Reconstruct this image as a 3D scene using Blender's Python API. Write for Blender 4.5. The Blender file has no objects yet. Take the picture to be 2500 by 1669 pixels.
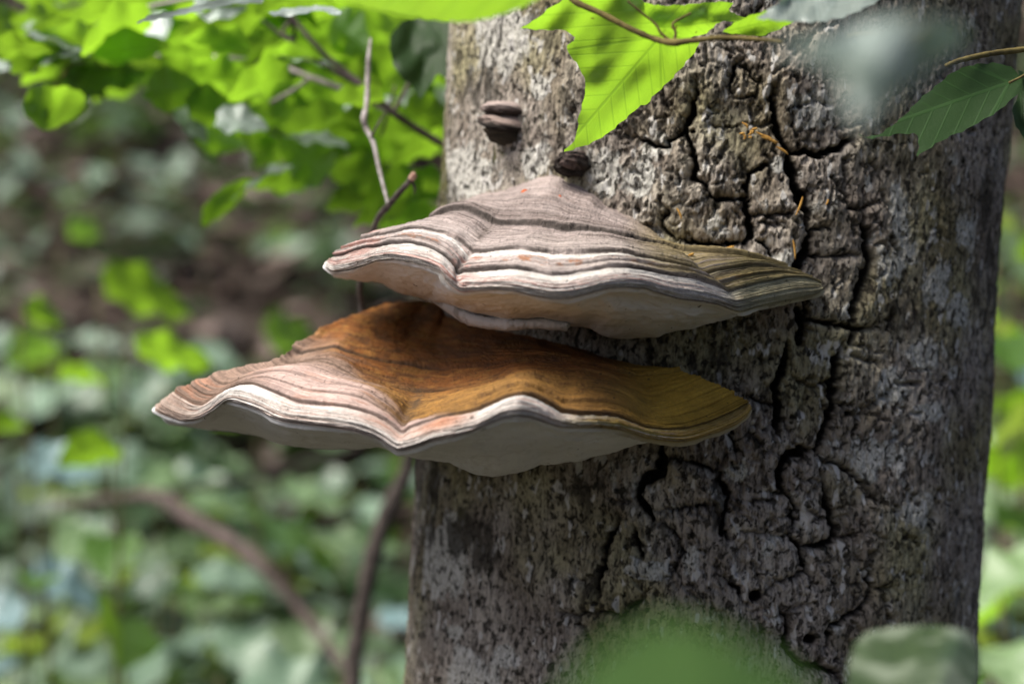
import bpy, bmesh, math, random
import numpy as np
from mathutils import Vector, Matrix
from mathutils.geometry import delaunay_2d_cdt

random.seed(7)
RNG = np.random.default_rng(7)
scene = bpy.context.scene
COL = scene.collection

# ------------------------------------------------------------------ camera
H = 1.05                      # camera height above the forest floor
CAMD = 1.62                   # camera to the plane y = 0
KP = 36.0 / 90.0 / 2500.0     # slope of one photo pixel
cam_data = bpy.data.cameras.new('camera')
cam_data.sensor_width = 36.0
cam_data.lens = 90.0
cam_data.clip_start = 0.01
cam_data.clip_end = 500.0
cam_data.dof.use_dof = True
cam_data.dof.focus_distance = 1.54
cam_data.dof.aperture_fstop = 4.3
cam_data.dof.aperture_blades = 0
cam = bpy.data.objects.new('camera', cam_data)
cam.location = (0, -CAMD, H)
cam.rotation_euler = (math.radians(90), 0, 0)
COL.objects.link(cam)
scene.camera = cam

# ------------------------------------------------------------------ sky, sun, exposure
TO_SUN = Vector((-0.50, -0.20, 0.85)).normalized()
world = bpy.data.worlds.new('World')
scene.world = world
world.use_nodes = True
wn = world.node_tree
wn.nodes.clear()
w_out = wn.nodes.new('ShaderNodeOutputWorld')
w_bg = wn.nodes.new('ShaderNodeBackground')
w_sky = wn.nodes.new('ShaderNodeTexSky')
w_sky.sky_type = 'NISHITA'
w_sky.sun_disc = False
w_sky.sun_elevation = math.asin(TO_SUN.z)
w_sky.sun_rotation = math.atan2(TO_SUN.x, TO_SUN.y)
w_sky.dust_density = 4.0
w_sky.air_density = 0.45
w_sky.ozone_density = 0.6
w_bg.inputs['Strength'].default_value = 0.085
wn.links.new(w_sky.outputs[0], w_bg.inputs['Color'])
wn.links.new(w_bg.outputs[0], w_out.inputs['Surface'])

sun_data = bpy.data.lights.new('sun', 'SUN')
sun_data.energy = 3.0
sun_data.angle = math.radians(40)
sun_data.color = (1.0, 0.95, 0.86)
sun = bpy.data.objects.new('sun', sun_data)
sun.rotation_euler = TO_SUN.to_track_quat('Z', 'Y').to_euler()
sun.location = (-2, -1, 5)
COL.objects.link(sun)

vs = scene.view_settings
vs.view_transform = 'Standard'
vs.look = 'None'
vs.exposure = 1.2
vs.gamma = 1.0
vs.use_curve_mapping = False
scene.cycles.use_denoising = True
scene.cycles.max_bounces = 8
scene.cycles.transmission_bounces = 6
scene.cycles.sample_clamp_indirect = 6.0

# ------------------------------------------------------------------ helpers: points, noise, meshes
def P(px, py, y):
    """world point seen at photo pixel (px, py) at scene depth y"""
    d = y + CAMD
    return np.stack(np.broadcast_arrays((np.asarray(px) - 1250.0) * KP * d, y, H - (np.asarray(py) - 834.5) * KP * d), -1)

def V(px, py, y):
    return Vector(P(float(px), float(py), float(y)))

def _hash(ix, iy, iz, seed):
    n = (ix * 374761393 + iy * 668265263 + iz * 2147483647 + seed * 974634541) & 0xFFFFFFFF
    n = ((n ^ (n >> 13)) * 1274126177) & 0xFFFFFFFF
    return ((n ^ (n >> 16)) & 0xFFFF) / 65535.0

def vnoise(x, y, seed=0):
    x, y = np.broadcast_arrays(np.asarray(x, float), np.asarray(y, float))
    ix = np.floor(x).astype(np.int64); iy = np.floor(y).astype(np.int64)
    fx = x - ix; fy = y - iy
    fx = fx * fx * (3 - 2 * fx); fy = fy * fy * (3 - 2 * fy)
    a = _hash(ix, iy, 0, seed); b = _hash(ix + 1, iy, 0, seed)
    c = _hash(ix, iy + 1, 0, seed); d = _hash(ix + 1, iy + 1, 0, seed)
    return (a + (b - a) * fx) * (1 - fy) + (c + (d - c) * fx) * fy

def fbm(x, y, seed=0, octs=4, gain=0.5):
    v = 0.0; a = 1.0; t = 0.0
    for o in range(octs):
        v = v + a * vnoise(np.asarray(x) * 2 ** o + 17.3 * o, np.asarray(y) * 2 ** o - 9.1 * o, seed + o)
        t += a; a *= gain
    return v / t

def smooth(e0, e1, x):
    t = np.clip((np.asarray(x, float) - e0) / (e1 - e0), 0, 1)
    return t * t * (3 - 2 * t)

def gsmooth(a, sigma):
    n = int(max(1, round(sigma * 3)))
    k = np.exp(-0.5 * (np.arange(-n, n + 1) / sigma) ** 2); k /= k.sum()
    ap = np.concatenate([2 * a[:1] - a[n:0:-1], a, 2 * a[-1:] - a[-2:-n - 2:-1]])
    return np.convolve(ap, k, 'valid')

def new_mesh(name, verts, faces, smooth_shade=True, attrs=None, colors=None, normals=None):
    me = bpy.data.meshes.new(name)
    verts = np.asarray(verts, np.float32)
    faces = np.asarray(faces, np.int32)
    nf, k = faces.shape
    me.vertices.add(len(verts)); me.vertices.foreach_set('co', verts.ravel())
    me.loops.add(nf * k); me.loops.foreach_set('vertex_index', faces.ravel())
    me.polygons.add(nf)
    me.polygons.foreach_set('loop_start', np.arange(0, nf * k, k, dtype=np.int32))
    me.update(calc_edges=True)
    me.polygons.foreach_set('use_smooth', np.full(nf, smooth_shade, bool))
    for an, av in (attrs or {}).items():
        av = np.asarray(av, np.float32)
        if av.ndim == 1:
            at = me.attributes.new(an, 'FLOAT', 'POINT'); at.data.foreach_set('value', av)
        else:
            at = me.attributes.new(an, 'FLOAT_VECTOR', 'POINT'); at.data.foreach_set('vector', av.ravel())
    if colors is not None:
        at = me.color_attributes.new('tint', 'FLOAT_COLOR', 'POINT')
        c4 = np.concatenate([colors, np.ones((len(colors), 1))], 1).astype(np.float32)
        at.data.foreach_set('color', c4.ravel())
    if normals is not None:
        me.normals_split_custom_set_from_vertices(np.asarray(normals, np.float32))
    me.validate()
    return me

def grid_faces(nu, nv):
    i = np.arange(nu - 1)[:, None] * nv + np.arange(nv - 1)[None, :]
    return np.stack([i, i + nv, i + nv + 1, i + 1], -1).reshape(-1, 4)

def add_obj(name, me, mat=None, parent=None, world_verts=True):
    o = bpy.data.objects.new(name, me)
    if mat is not None and len(me.materials) == 0:
        me.materials.append(mat)
    COL.objects.link(o)
    if parent is not None:
        o.parent = parent
        if world_verts:       # vertices given in world space: cancel the parent's place
            o.location = -parent.location
    return o

def thing(name, loc, label, cat, group=None):
    e = bpy.data.objects.new(name, None)
    e.empty_display_size = 0.02
    e.location = loc
    COL.objects.link(e)
    return tag(e, label, cat, group)

def tag(o, label=None, cat=None, group=None, kind=None):
    if label: o['label'] = label
    if cat: o['category'] = cat
    if group: o['group'] = group
    if kind: o['kind'] = kind
    return o

def tube_mesh(name, pts, radii, sides=8, wob=0.0, seed=0):
    pts = [Vector(p) for p in pts]
    # resample with a Catmull-Rom curve
    q, r = [], []
    n = len(pts)
    for i in range(n - 1):
        p0, p1, p2, p3 = pts[max(i - 1, 0)], pts[i], pts[i + 1], pts[min(i + 2, n - 1)]
        for j in range(6):
            t = j / 6.0
            q.append(0.5 * ((2 * p1) + (p2 - p0) * t + (2 * p0 - 5 * p1 + 4 * p2 - p3) * t * t + (3 * p1 - p0 - 3 * p2 + p3) * t ** 3))
            r.append(radii[i] * (1 - t) + radii[i + 1] * t)
    q.append(pts[-1]); r.append(radii[-1])
    rn = random.Random(seed)
    verts, faces = [], []
    up = Vector((0.13, 0.9, 0.3)).normalized()
    for i, c in enumerate(q):
        d = (q[min(i + 1, len(q) - 1)] - q[max(i - 1, 0)]).normalized()
        a = d.cross(up).normalized(); b = d.cross(a).normalized()
        rr = r[i] * (1 + wob * (rn.random() - 0.5))
        for s in range(sides):
            w = 2 * math.pi * s / sides
            verts.append(c + (a * math.cos(w) + b * math.sin(w)) * rr)
    for i in range(len(q) - 1):
        for s in range(sides):
            s2 = (s + 1) % sides
            faces.append((i * sides + s, i * sides + s2, (i + 1) * sides + s2, (i + 1) * sides + s))
    for base in (0, (len(q) - 1) * sides):   # end caps as quads round a centre
        c = len(verts)
        verts.append(q[0] if base == 0 else q[-1])
        for s in range(0, sides, 2):
            faces.append((c, base + s, base + (s + 1) % sides, base + (s + 2) % sides))
    return new_mesh(name, np.array([tuple(v) for v in verts]), faces)

# ------------------------------------------------------------------ helpers: materials
class NT:
    def __init__(self, name):
        self.m = bpy.data.materials.new(name); self.m.use_nodes = True
        self.t = self.m.node_tree; self.t.nodes.clear()
        self.out = self.t.nodes.new('ShaderNodeOutputMaterial')
    def n(self, typ, ins=None, **kw):
        nd = self.t.nodes.new(typ)
        for k, v in kw.items(): setattr(nd, k, v)
        for k, v in (ins or {}).items():
            if isinstance(v, bpy.types.NodeSocket): self.t.links.new(v, nd.inputs[k])
            else: nd.inputs[k].default_value = v
        return nd
    def attr(self, name, out='Fac'):
        return self.n('ShaderNodeAttribute', attribute_name=name).outputs[out]
    def noise(self, vec, scale, detail=4, rough=0.55, dist=0.0):
        return self.n('ShaderNodeTexNoise', {'Vector': vec, 'Scale': scale, 'Detail': detail, 'Roughness': rough, 'Distortion': dist}).outputs['Fac']
    def mul(self, vec, xyz):
        return self.n('ShaderNodeVectorMath', {0: vec, 1: xyz}, operation='MULTIPLY').outputs[0]
    def math(self, op, a, b=0.0, clamp=False):
        return self.n('ShaderNodeMath', {0: a, 1: b}, operation=op, use_clamp=clamp).outputs[0]
    def step(self, v, lo, hi, a=0.0, b=1.0):
        return self.n('ShaderNodeMapRange', {'Value': v, 'From Min': lo, 'From Max': hi, 'To Min': a, 'To Max': b}, interpolation_type='SMOOTHSTEP').outputs[0]
    def mix(self, f, a, b, mode='MIX'):
        nd = self.n('ShaderNodeMix', data_type='RGBA', blend_type=mode)
        for sock, v in ((nd.inputs[0], f), (nd.inputs[6], a), (nd.inputs[7], b)):
            if isinstance(v, bpy.types.NodeSocket): self.t.links.new(v, sock)
            elif isinstance(v, (int, float)): sock.default_value = v
            else: sock.default_value = (*v, 1.0)
        return nd.outputs[2]
    def bump(self, h, strength, dist, normal=None):
        ins = {'Height': h, 'Strength': strength, 'Distance': dist}
        if normal is not None: ins['Normal'] = normal
        return self.n('ShaderNodeBump', ins).outputs[0]
    def principled(self, color, rough=0.8, spec=0.3, normal=None, **kw):
        ins = {'Base Color': color if isinstance(color, bpy.types.NodeSocket) else (*color, 1.0), 'Roughness': rough, 'Specular IOR Level': spec}
        if normal is not None: ins['Normal'] = normal
        ins.update(kw)
        return self.n('ShaderNodeBsdfPrincipled', ins)
    def done(self, shader):
        self.t.links.new(shader, self.out.inputs['Surface'])
        return self.m

def obj_coord(t):
    return t.n('ShaderNodeTexCoord').outputs['Object']

def mat_bark():
    t = NT('bark')
    uv = t.attr('barkuv', 'Vector')
    crack = t.attr('crack'); lich = t.attr('lichen'); moss = t.attr('moss'); smoothz = t.attr('zone'); darkz = t.attr('darkspot')
    fib = t.noise(t.mul(uv, (260, 70, 1)), 1.0, 5, 0.62, 0.6)
    grain = t.noise(t.mul(uv, (700, 330, 1)), 1.0, 3, 0.6)
    mid = t.noise(t.mul(uv, (60, 30, 1)), 1.0, 4, 0.6, 0.8)
    big = t.noise(uv, 9.0, 3, 0.5)
    v = t.math('ADD', t.math('MULTIPLY', fib, 0.6), t.math('MULTIPLY', grain, 0.4))
    base = t.mix(t.step(v, 0.36, 0.58), (0.060, 0.051, 0.043), (0.385, 0.348, 0.300))
    base = t.mix(t.step(big, 0.42, 0.66), base, (0.88, 0.90, 0.62), 'MULTIPLY')
    base = t.mix(t.step(t.noise(t.mul(uv, (1, .7, 1)), 21.0, 4, 0.6), 0.35, 0.65), t.mix(1.0, base, (.62, .58, .56), 'MULTIPLY'), base)
    # crusty lichen: pale irregular patches
    ln = t.math('ADD', t.math('MULTIPLY', t.noise(t.mul(uv, (1.0, 0.75, 1)), 44.0, 6, 0.70, 0.4), 0.9), t.math('MULTIPLY', lich, 0.32))
    lmask = t.step(ln, 0.53, 0.60)
    ltex = t.mix(t.step(grain, .3, .65), (0.22, 0.22, 0.19), (0.56, 0.555, 0.515))
    base = t.mix(t.math('MULTIPLY', lmask, 0.8), base, ltex)
    # small white flecks drawn out along the grain
    fl = t.noise(t.mul(uv, (130, 55, 1)), 1.0, 2, 0.5)
    base = t.mix(t.math('MULTIPLY', t.step(fl, 0.615, 0.655), 0.7), base, (0.54, 0.53, 0.50))
    # black pits and stains
    pit = t.noise(t.mul(uv, (210, 150, 1)), 1.0, 3, 0.6, 0.5)
    pm = t.step(pit, 0.565, 0.61)
    base = t.mix(t.math('MULTIPLY', pm, 0.85), base, (0.016, 0.013, 0.010))
    st = t.math('ADD', mid, t.math('MULTIPLY', darkz, 0.35))
    base = t.mix(t.math('MULTIPLY', t.step(st, 0.60, 0.74), 0.8), base, (0.028, 0.024, 0.018))
    dot = t.noise(t.mul(uv, (125, 105, 1)), 1.0, 2, 0.45)
    base = t.mix(t.math('MULTIPLY', t.step(dot, 0.635, 0.675), 0.85), base, (0.012, 0.011, 0.006))
    mm = t.step(t.math('ADD', t.math('MULTIPLY', mid, 0.8), t.math('MULTIPLY', moss, 0.5)), 0.66, 0.82)
    base = t.mix(t.math('MULTIPLY', mm, 0.8), base, (0.075, 0.075, 0.018))
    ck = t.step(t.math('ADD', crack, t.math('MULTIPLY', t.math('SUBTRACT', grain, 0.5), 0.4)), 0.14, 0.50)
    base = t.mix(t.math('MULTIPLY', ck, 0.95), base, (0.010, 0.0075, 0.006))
    h = t.math('SUBTRACT', t.math('ADD', t.math('MULTIPLY', fib, 1.0), t.math('MULTIPLY', grain, 0.5)), t.math('MULTIPLY', pm, 0.7))
    h = t.math('ADD', h, t.math('MULTIPLY', lmask, 0.25))
    nrm = t.bump(h, 0.9, 0.0022)
    return t.done(t.principled(base, 0.9, 0.18, nrm).outputs[0])

def mat_fungus(name, rough=0.75, fine=1.0):
    t = NT(name)
    c = t.attr('tint', 'Color'); st = t.attr('st', 'Vector')
    rings = t.noise(t.mul(st, (5, 300, 1)), 1.0, 4, 0.7, 0.08)
    radial = t.noise(t.mul(st, (330, 14, 1)), 1.0, 3, 0.6, 0.3)
    oc = obj_coord(t)
    spk = t.noise(oc, 420.0, 3, 0.6)
    blot = t.noise(oc, 70.0, 4, 0.6)
    v = t.math('ADD', 1.0, t.math('MULTIPLY', t.attr('ringamt'), t.step(rings, 0.32, 0.68, -0.28, 0.18)))
    v = t.math('MULTIPLY', v, t.step(spk, 0.3, 0.7, 0.88, 1.1))
    v = t.math('MULTIPLY', v, t.step(blot, 0.3, 0.7, 0.86, 1.1))
    v = t.math('MULTIPLY', v, t.step(radial, 0.60, 0.72, 1.0, 0.78))
    grey = t.n('ShaderNodeCombineColor', {0: v, 1: v, 2: v}).outputs[0]
    col = t.mix(1.0, c, grey, 'MULTIPLY')
    spots = t.step(t.noise(oc, 210.0, 2, 0.5), 0.69, 0.73)
    col = t.mix(t.math('MULTIPLY', spots, 0.7), col, (0.02, 0.014, 0.01))
    h = t.math('ADD', rings, t.math('MULTIPLY', spk, 0.4))
    h = t.math('SUBTRACT', h, t.math('MULTIPLY', t.step(radial, 0.60, 0.72), 0.35))
    nrm = t.bump(h, 0.85 * fine, 0.0018)
    return t.done(t.principled(col, rough, 0.25, nrm).outputs[0])

def mat_pore(name, col=(0.54, 0.54, 0.54), soil=(0.10, 0.07, 0.035)):
    t = NT(name)
    oc = obj_coord(t)
    n1 = t.noise(oc, 28.0, 5, 0.6, 0.5); n2 = t.noise(oc, 900.0, 2, 0.5); n3 = t.noise(oc, 60.0, 5, 0.65)
    c = t.mix(t.step(n1, 0.35, 0.7), col, tuple(x * 0.88 for x in col))
    edge = t.attr('edge')
    sm = t.math('MULTIPLY', t.step(t.math('ADD', n3, t.math('MULTIPLY', edge, 0.30)), 0.76, 0.88), 0.5)
    c = t.mix(sm, c, soil)
    c = t.mix(1.0, c, t.attr('tint', 'Color'), 'MULTIPLY')
    sp = t.step(t.noise(oc, 150.0, 3, 0.6), 0.685, 0.71)
    ln = t.step(t.math('ABSOLUTE', t.math('SUBTRACT', t.noise(t.mul(oc, (14, 14, 55)), 1.0, 3, 0.6), 0.5)), 0.004, 0.016, 1.0, 0.0)
    c = t.mix(t.math('MULTIPLY', ln, 0.16), c, (.20, .15, .11))
    c = t.mix(t.math('MULTIPLY', sp, 0.8), c, (0.03, 0.02, 0.012))
    nrm = t.bump(t.math('ADD', t.math('MULTIPLY', n2, 0.25), n3), 0.5, 0.0015)
    return t.done(t.principled(c, 0.8, 0.2, nrm).outputs[0])

def mat_leaf(name, top=(0.065, 0.13, 0.035), trans=(0.235, 0.47, 0.025), tmix=0.62, rough=0.42, spec=0.5, var=0.5, mottle=None):
    t = NT(name)
    rnd = t.n('ShaderNodeObjectInfo').outputs['Random']
    oc = obj_coord(t)
    sep = t.n('ShaderNodeSeparateXYZ', {0: t.attr('luv', 'Vector')}); lu, lv, ll = sep.outputs[0], t.math('ABSOLUTE', sep.outputs[1]), sep.outputs[2]
    vein = t.step(lv, .003, .014, 1.0, 0.0)
    kk = t.math('MULTIPLY', t.math('SUBTRACT', lu, t.math('MULTIPLY', lv, .95)), 8.0)
    side = t.step(t.math('ABSOLUTE', t.math('SUBTRACT', t.math('FRACT', t.math('ADD', kk, 20.5)), .5)), .02, .09, .75, 0.0)
    lob = t.math('MULTIPLY', ll, t.step(t.math('ABSOLUTE', t.math('SUBTRACT', t.math('MULTIPLY', lv, .752), t.math('MULTIPLY', lu, .659))), .003, .013, 1.0, 0.0))
    vein = t.math('MAXIMUM', t.math('MAXIMUM', vein, side), lob)
    k2 = t.noise(t.attr('luv', 'Vector'), 46.0, 3, .6)
    vein = t.math('MAXIMUM', vein, t.step(t.math('ABSOLUTE', t.math('SUBTRACT', k2, .5)), .005, .03, .4, 0.0))
    blot = t.noise(oc, 55.0, 3, 0.6)
    k = t.step(rnd, 0.0, 1.0, 1.0 - var * 0.6, 1.0 + var * 0.5)
    g = t.n('ShaderNodeCombineColor', {0: k, 1: k, 2: k}).outputs[0]
    ctop = t.mix(1.0, t.mix(t.math('MULTIPLY', vein, 0.6), t.mix(blot, top, tuple(x * 1.35 for x in top)), tuple(min(1, x * 2.2) for x in top)), g, 'MULTIPLY')
    ctr = t.mix(1.0, t.mix(t.math('MULTIPLY', vein, 0.5), t.mix(blot, trans, (trans[0] * 1.3, trans[1] * 1.12, trans[2])), tuple(x * 0.55 for x in trans)), g, 'MULTIPLY')
    if mottle:
        ctop = t.mix(t.step(t.noise(oc, 30.0, 3, 0.55), 0.44, 0.60), ctop, mottle)
    hole = t.step(t.noise(oc, 120.0, 2, 0.5), 0.74, 0.77)
    ctr = t.mix(t.math('MULTIPLY', hole, 0.7), ctr, (0.10, 0.06, 0.01))
    nrm = t.bump(t.math('SUBTRACT', t.math('MULTIPLY', blot, 0.3), t.math('MULTIPLY', vein, .5)), 0.35, 0.0008)
    pr = t.principled(ctop, rough, spec, nrm)
    tr = t.n('ShaderNodeBsdfTranslucent', {'Color': ctr, 'Normal': nrm})
    return t.done(t.n('ShaderNodeMixShader', {0: tmix, 1: pr.outputs[0], 2: tr.outputs[0]}).outputs[0])

def mat_simple(name, a, b, scale=60.0, rough=0.85, spec=0.2, stretch=(1, 1, 1), bump=0.5, bdist=0.002):
    t = NT(name)
    oc = t.mul(obj_coord(t), stretch)
    n = t.noise(oc, scale, 5, 0.62, 0.3)
    c = t.mix(t.step(n, 0.32, 0.68), a, b)
    return t.done(t.principled(c, rough, spec, t.bump(n, bump, bdist)).outputs[0])

def mat_ground():
    t = NT('forest_floor')
    oc = obj_coord(t)
    a = t.noise(oc, 3.0, 4, 0.6); b = t.noise(oc, 22.0, 5, 0.65); c = t.noise(oc, 90.0, 3, 0.6)
    col = t.mix(t.step(b, 0.3, 0.7), (0.025, 0.02, 0.016), (0.085, 0.065, 0.055))
    col = t.mix(t.step(a, 0.48, 0.62), col, t.mix(c, (0.03, 0.05, 0.025), (0.09, 0.12, 0.06)))
    return t.done(t.principled(col, 0.95, 0.1, t.bump(t.math('ADD', b, c), 0.8, 0.03)).outputs[0])

M_BARK = mat_bark()
M_CAP = mat_fungus('fungus_cap')
M_PORE = mat_pore('fungus_pores')
M_LEAF = mat_leaf('leaf_green')
M_LEAF_DARK = mat_leaf('leaf_dark', top=(0.016, 0.040, 0.010), trans=(0.06, 0.14, 0.006), tmix=0.25, rough=0.55, spec=.25)
M_LEAF_PALE = mat_leaf('leaf_pale', top=(0.13, 0.20, 0.10), trans=(0.30, 0.46, 0.05), tmix=0.35, rough=0.36, spec=0.6)
M_LEAF_SKYSHEEN = mat_leaf('leaf_skysheen', top=(0.22, 0.27, 0.25), trans=(0.20, 0.36, 0.06), tmix=0.2, rough=0.32, spec=0.8)  # whitened base colour stands for sky reflected off upper faces
M_LEAF_GREY = mat_leaf('leaf_grey', top=(0.15, 0.185, 0.17), trans=(0.16, 0.30, 0.04), tmix=0.15, rough=0.34, spec=0.7, mottle=(.11, .145, .12))  # grey in the base colour stands for sky mirrored on its top
M_LEAF_FORE = mat_leaf('leaf_fore', top=(0.036, 0.085, 0.014), trans=(0.06, 0.16, 0.006), tmix=0.25, rough=0.5, spec=0.3)
M_LEAF_MID = mat_leaf('leaf_mid', top=(0.075, 0.14, 0.05), trans=(0.16, 0.34, 0.03), tmix=0.45, rough=0.4)
M_LEAF_LOW = mat_leaf('leaf_low', top=(0.028, 0.048, 0.020), trans=(0.10, 0.18, 0.02), tmix=0.2, rough=0.38, spec=0.5, mottle=(.17, .21, .15))
M_LEAF_HERB = mat_leaf('leaf_herb', top=(0.095, 0.145, 0.10), trans=(0.14, 0.27, 0.05), tmix=0.22, rough=0.36, spec=0.6, var=.8)
M_LEAF_BLUE = mat_leaf('leaf_blue', top=(0.12, 0.19, 0.195), trans=(0.10, 0.22, 0.10), tmix=0.15, rough=0.35, spec=0.7, var=.3)
M_TWIG_GREY = mat_simple('twig_grey', (0.20, 0.175, 0.165), (0.40, 0.37, 0.36), 120, stretch=(1, 1, 1))
M_TWIG_BROWN = mat_simple('twig_brown', (.05, .038, .035), (.12, .092, .085), 80)
M_TWIG_DARK = mat_simple('twig_dark', (0.025, 0.020, 0.018), (0.085, 0.070, 0.062), 150)
M_TWIG_GREEN = mat_simple('twig_green', (0.065, 0.05, 0.018), (0.15, 0.12, 0.04), 90)
M_STEM = mat_simple('stem', (0.05, 0.06, 0.02), (0.12, 0.10, 0.05), 60)

# ------------------------------------------------------------------ the setting: forest floor rising behind the tree
def ground_z(x, y):
    x = np.asarray(x, float); y = np.asarray(y, float)
    rise = np.where(y > 1.2, 0.50 * (np.sqrt((y - 1.2) ** 2 + 0.5) - 0.707), 0.0)
    rise = np.where(y > 14, 0.50 * (12.8 + 0.02 - 0.707) + (y - 14) * 0.22, rise)
    return rise + 0.22 * (fbm(x * 0.5 + 40, y * 0.5 + 40, 5) - 0.5) * smooth(0.8, 3.0, np.hypot(x, y + 0.2))

gx = np.concatenate([np.linspace(-90, -8, 24), np.linspace(-7.8, 7.8, 120), np.linspace(8, 90, 24)])
gy = np.concatenate([np.linspace(-60, -4, 14), np.linspace(-3.8, 12, 120), np.linspace(12.5, 120, 30)])
GX, GY = np.meshgrid(gx, gy, indexing='ij')
GZ = ground_z(GX, GY) + 0.05 * (fbm(GX * 3, GY * 3, 9) - 0.5)
ground = add_obj('ground', new_mesh('ground', np.stack([GX, GY, GZ], -1).reshape(-1, 3), grid_faces(len(gx), len(gy))), mat_ground())
tag(ground, kind='structure')

# ------------------------------------------------------------------ the tree trunk
def edge_angles(py):
    pl = np.interp(py, [-400, 60, 450, 1160, 1669, 2100], [1148, 1106, 1078, 1022, 990, 960])
    pr = np.interp(py, [-400, 0, 300, 700, 1100, 1450, 1669, 2100], [2515, 2484, 2468, 2432, 2408, 2392, 2383, 2365])
    return np.arctan((pl - 1250) * KP), np.arctan((pr - 1250) * KP)

TD = CAMD + 0.20     # camera to trunk axis
def trunk_axis(z):
    """axis x, axis y, radius at world height z"""
    z = np.asarray(z, float)
    py = 834.5 - (z - H) / (KP * (CAMD + 0.15))
    pyc = np.clip(py, -400, 2100)
    a, b = edge_angles(pyc)
    c = (a + b) / 2; r = TD * np.sin((b - a) / 2)
    ax = TD * np.sin(c) - (py - pyc) * 1.5e-5
    r = r - np.clip(-(py - pyc), 0, None) * 4e-6
    r = r * (1 + 0.55 * np.exp(-np.clip(z, 0, None) / 0.12))
    return ax, TD * np.cos(c) - CAMD, r

def trunk_depth(px, py, clip=0.15):
    px, py = np.broadcast_arrays(np.asarray(px, float), np.asarray(py, float))
    y = np.full(px.shape, 0.05)
    for _ in range(12):
        z = H - (py - 834.5) * KP * (y + CAMD)
        ax, ay, r = trunk_axis(z)
        m = (px - 1250) * KP
        # (m d - ax)^2 + (d - (ay+CAMD))^2 = r^2
        A = m * m + 1; B = -2 * (m * ax + ay + CAMD); C = ax * ax + (ay + CAMD) ** 2 - r * r
        disc = B * B - 4 * A * C
        d = np.where(disc > 0, (-B - np.sqrt(np.maximum(disc, 0))) / (2 * A), ay + CAMD)
        y = d - CAMD
    return np.minimum(y, clip)

def to_px(X):
    d = X[..., 1] + CAMD
    return 1250 + X[..., 0] / (KP * d), 834.5 - (X[..., 2] - H) / (KP * d)

# main cracks of the bark, read off two enlargements of the photograph: (points, width)
def zA(p): return [(1250 + x / 1.8776, y / 1.8776) for x, y in p]
def zB(p): return [(1250 + x / 1.8792, 835 + y / 1.8792) for x, y in p]
CR = []
for pts, w in [
    ([(840,370),(845,440),(830,500),(800,560),(800,620),(825,680),(835,750),(830,810),(870,840),(900,880),(890,905)], 20),
    ([(540,625),(600,640),(650,665),(700,675),(730,640),(780,590),(800,560)], 14),
    ([(890,905),(960,912),(1050,915),(1085,900)], 16), ([(1085,900),(1080,850),(1095,800),(1130,770),(1190,740),(1205,720)], 15),
    ([(1085,900),(1080,960),(1100,1020),(1100,1080),(1070,1110)], 25), ([(1205,400),(1195,460),(1210,520),(1220,580),(1245,640),(1270,690),(1300,705)], 20),
    ([(1270,695),(1350,690),(1420,705),(1490,690),(1530,650),(1560,640)], 20), ([(1270,700),(1285,780),(1310,850),(1330,900),(1350,960),(1360,1030),(1375,1070)], 40),
    ([(1060,270),(1040,290),(1000,360),(1000,410),(1020,440)], 12), ([(1040,290),(1100,330),(1135,370),(1130,430),(1060,455),(1010,440)], 9),
    ([(1375,1050),(1450,1040)], 10), ([(1375,1070),(1350,1150),(1320,1200),(1320,1250)], 38), ([(1320,1180),(1420,1165),(1520,1175),(1590,1170)], 12),
    ([(1640,740),(1665,780),(1650,830)], 7), ([(1540,730),(1520,800),(1530,880),(1545,950)], 8), ([(1540,960),(1610,950),(1665,930)], 8),
    ([(1610,970),(1610,1030),(1640,1090),(1640,1160),(1650,1200),(1620,1270),(1590,1330),(1570,1400),(1560,1480)], 30),
    ([(1100,1000),(1160,980),(1250,980),(1290,960)], 10), ([(1140,1020),(1250,1020)], 9), ([(1120,1100),(1180,1140),(1200,1170)], 14),
    ([(720,970),(690,990),(680,1030),(700,1060),(740,1090)], 12), ([(740,1090),(830,1110),(950,1115),(1070,1110)], 14),
    ([(1340,1330),(1350,1420),(1370,1470),(1440,1480),(1540,1495),(1660,1500)], 18), ([(1310,1420),(1340,1500),(1330,1568)], 35),
    ([(1580,1480),(1560,1568)], 20), ([(900,575),(960,580),(1060,575)], 5), ([(1150,0),(1120,60),(1050,120),(1030,180)], 10), ([(1700,60),(1740,160),(1720,260)], 9)]:
    CR.append((zA(pts), w / 1.8776))
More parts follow.
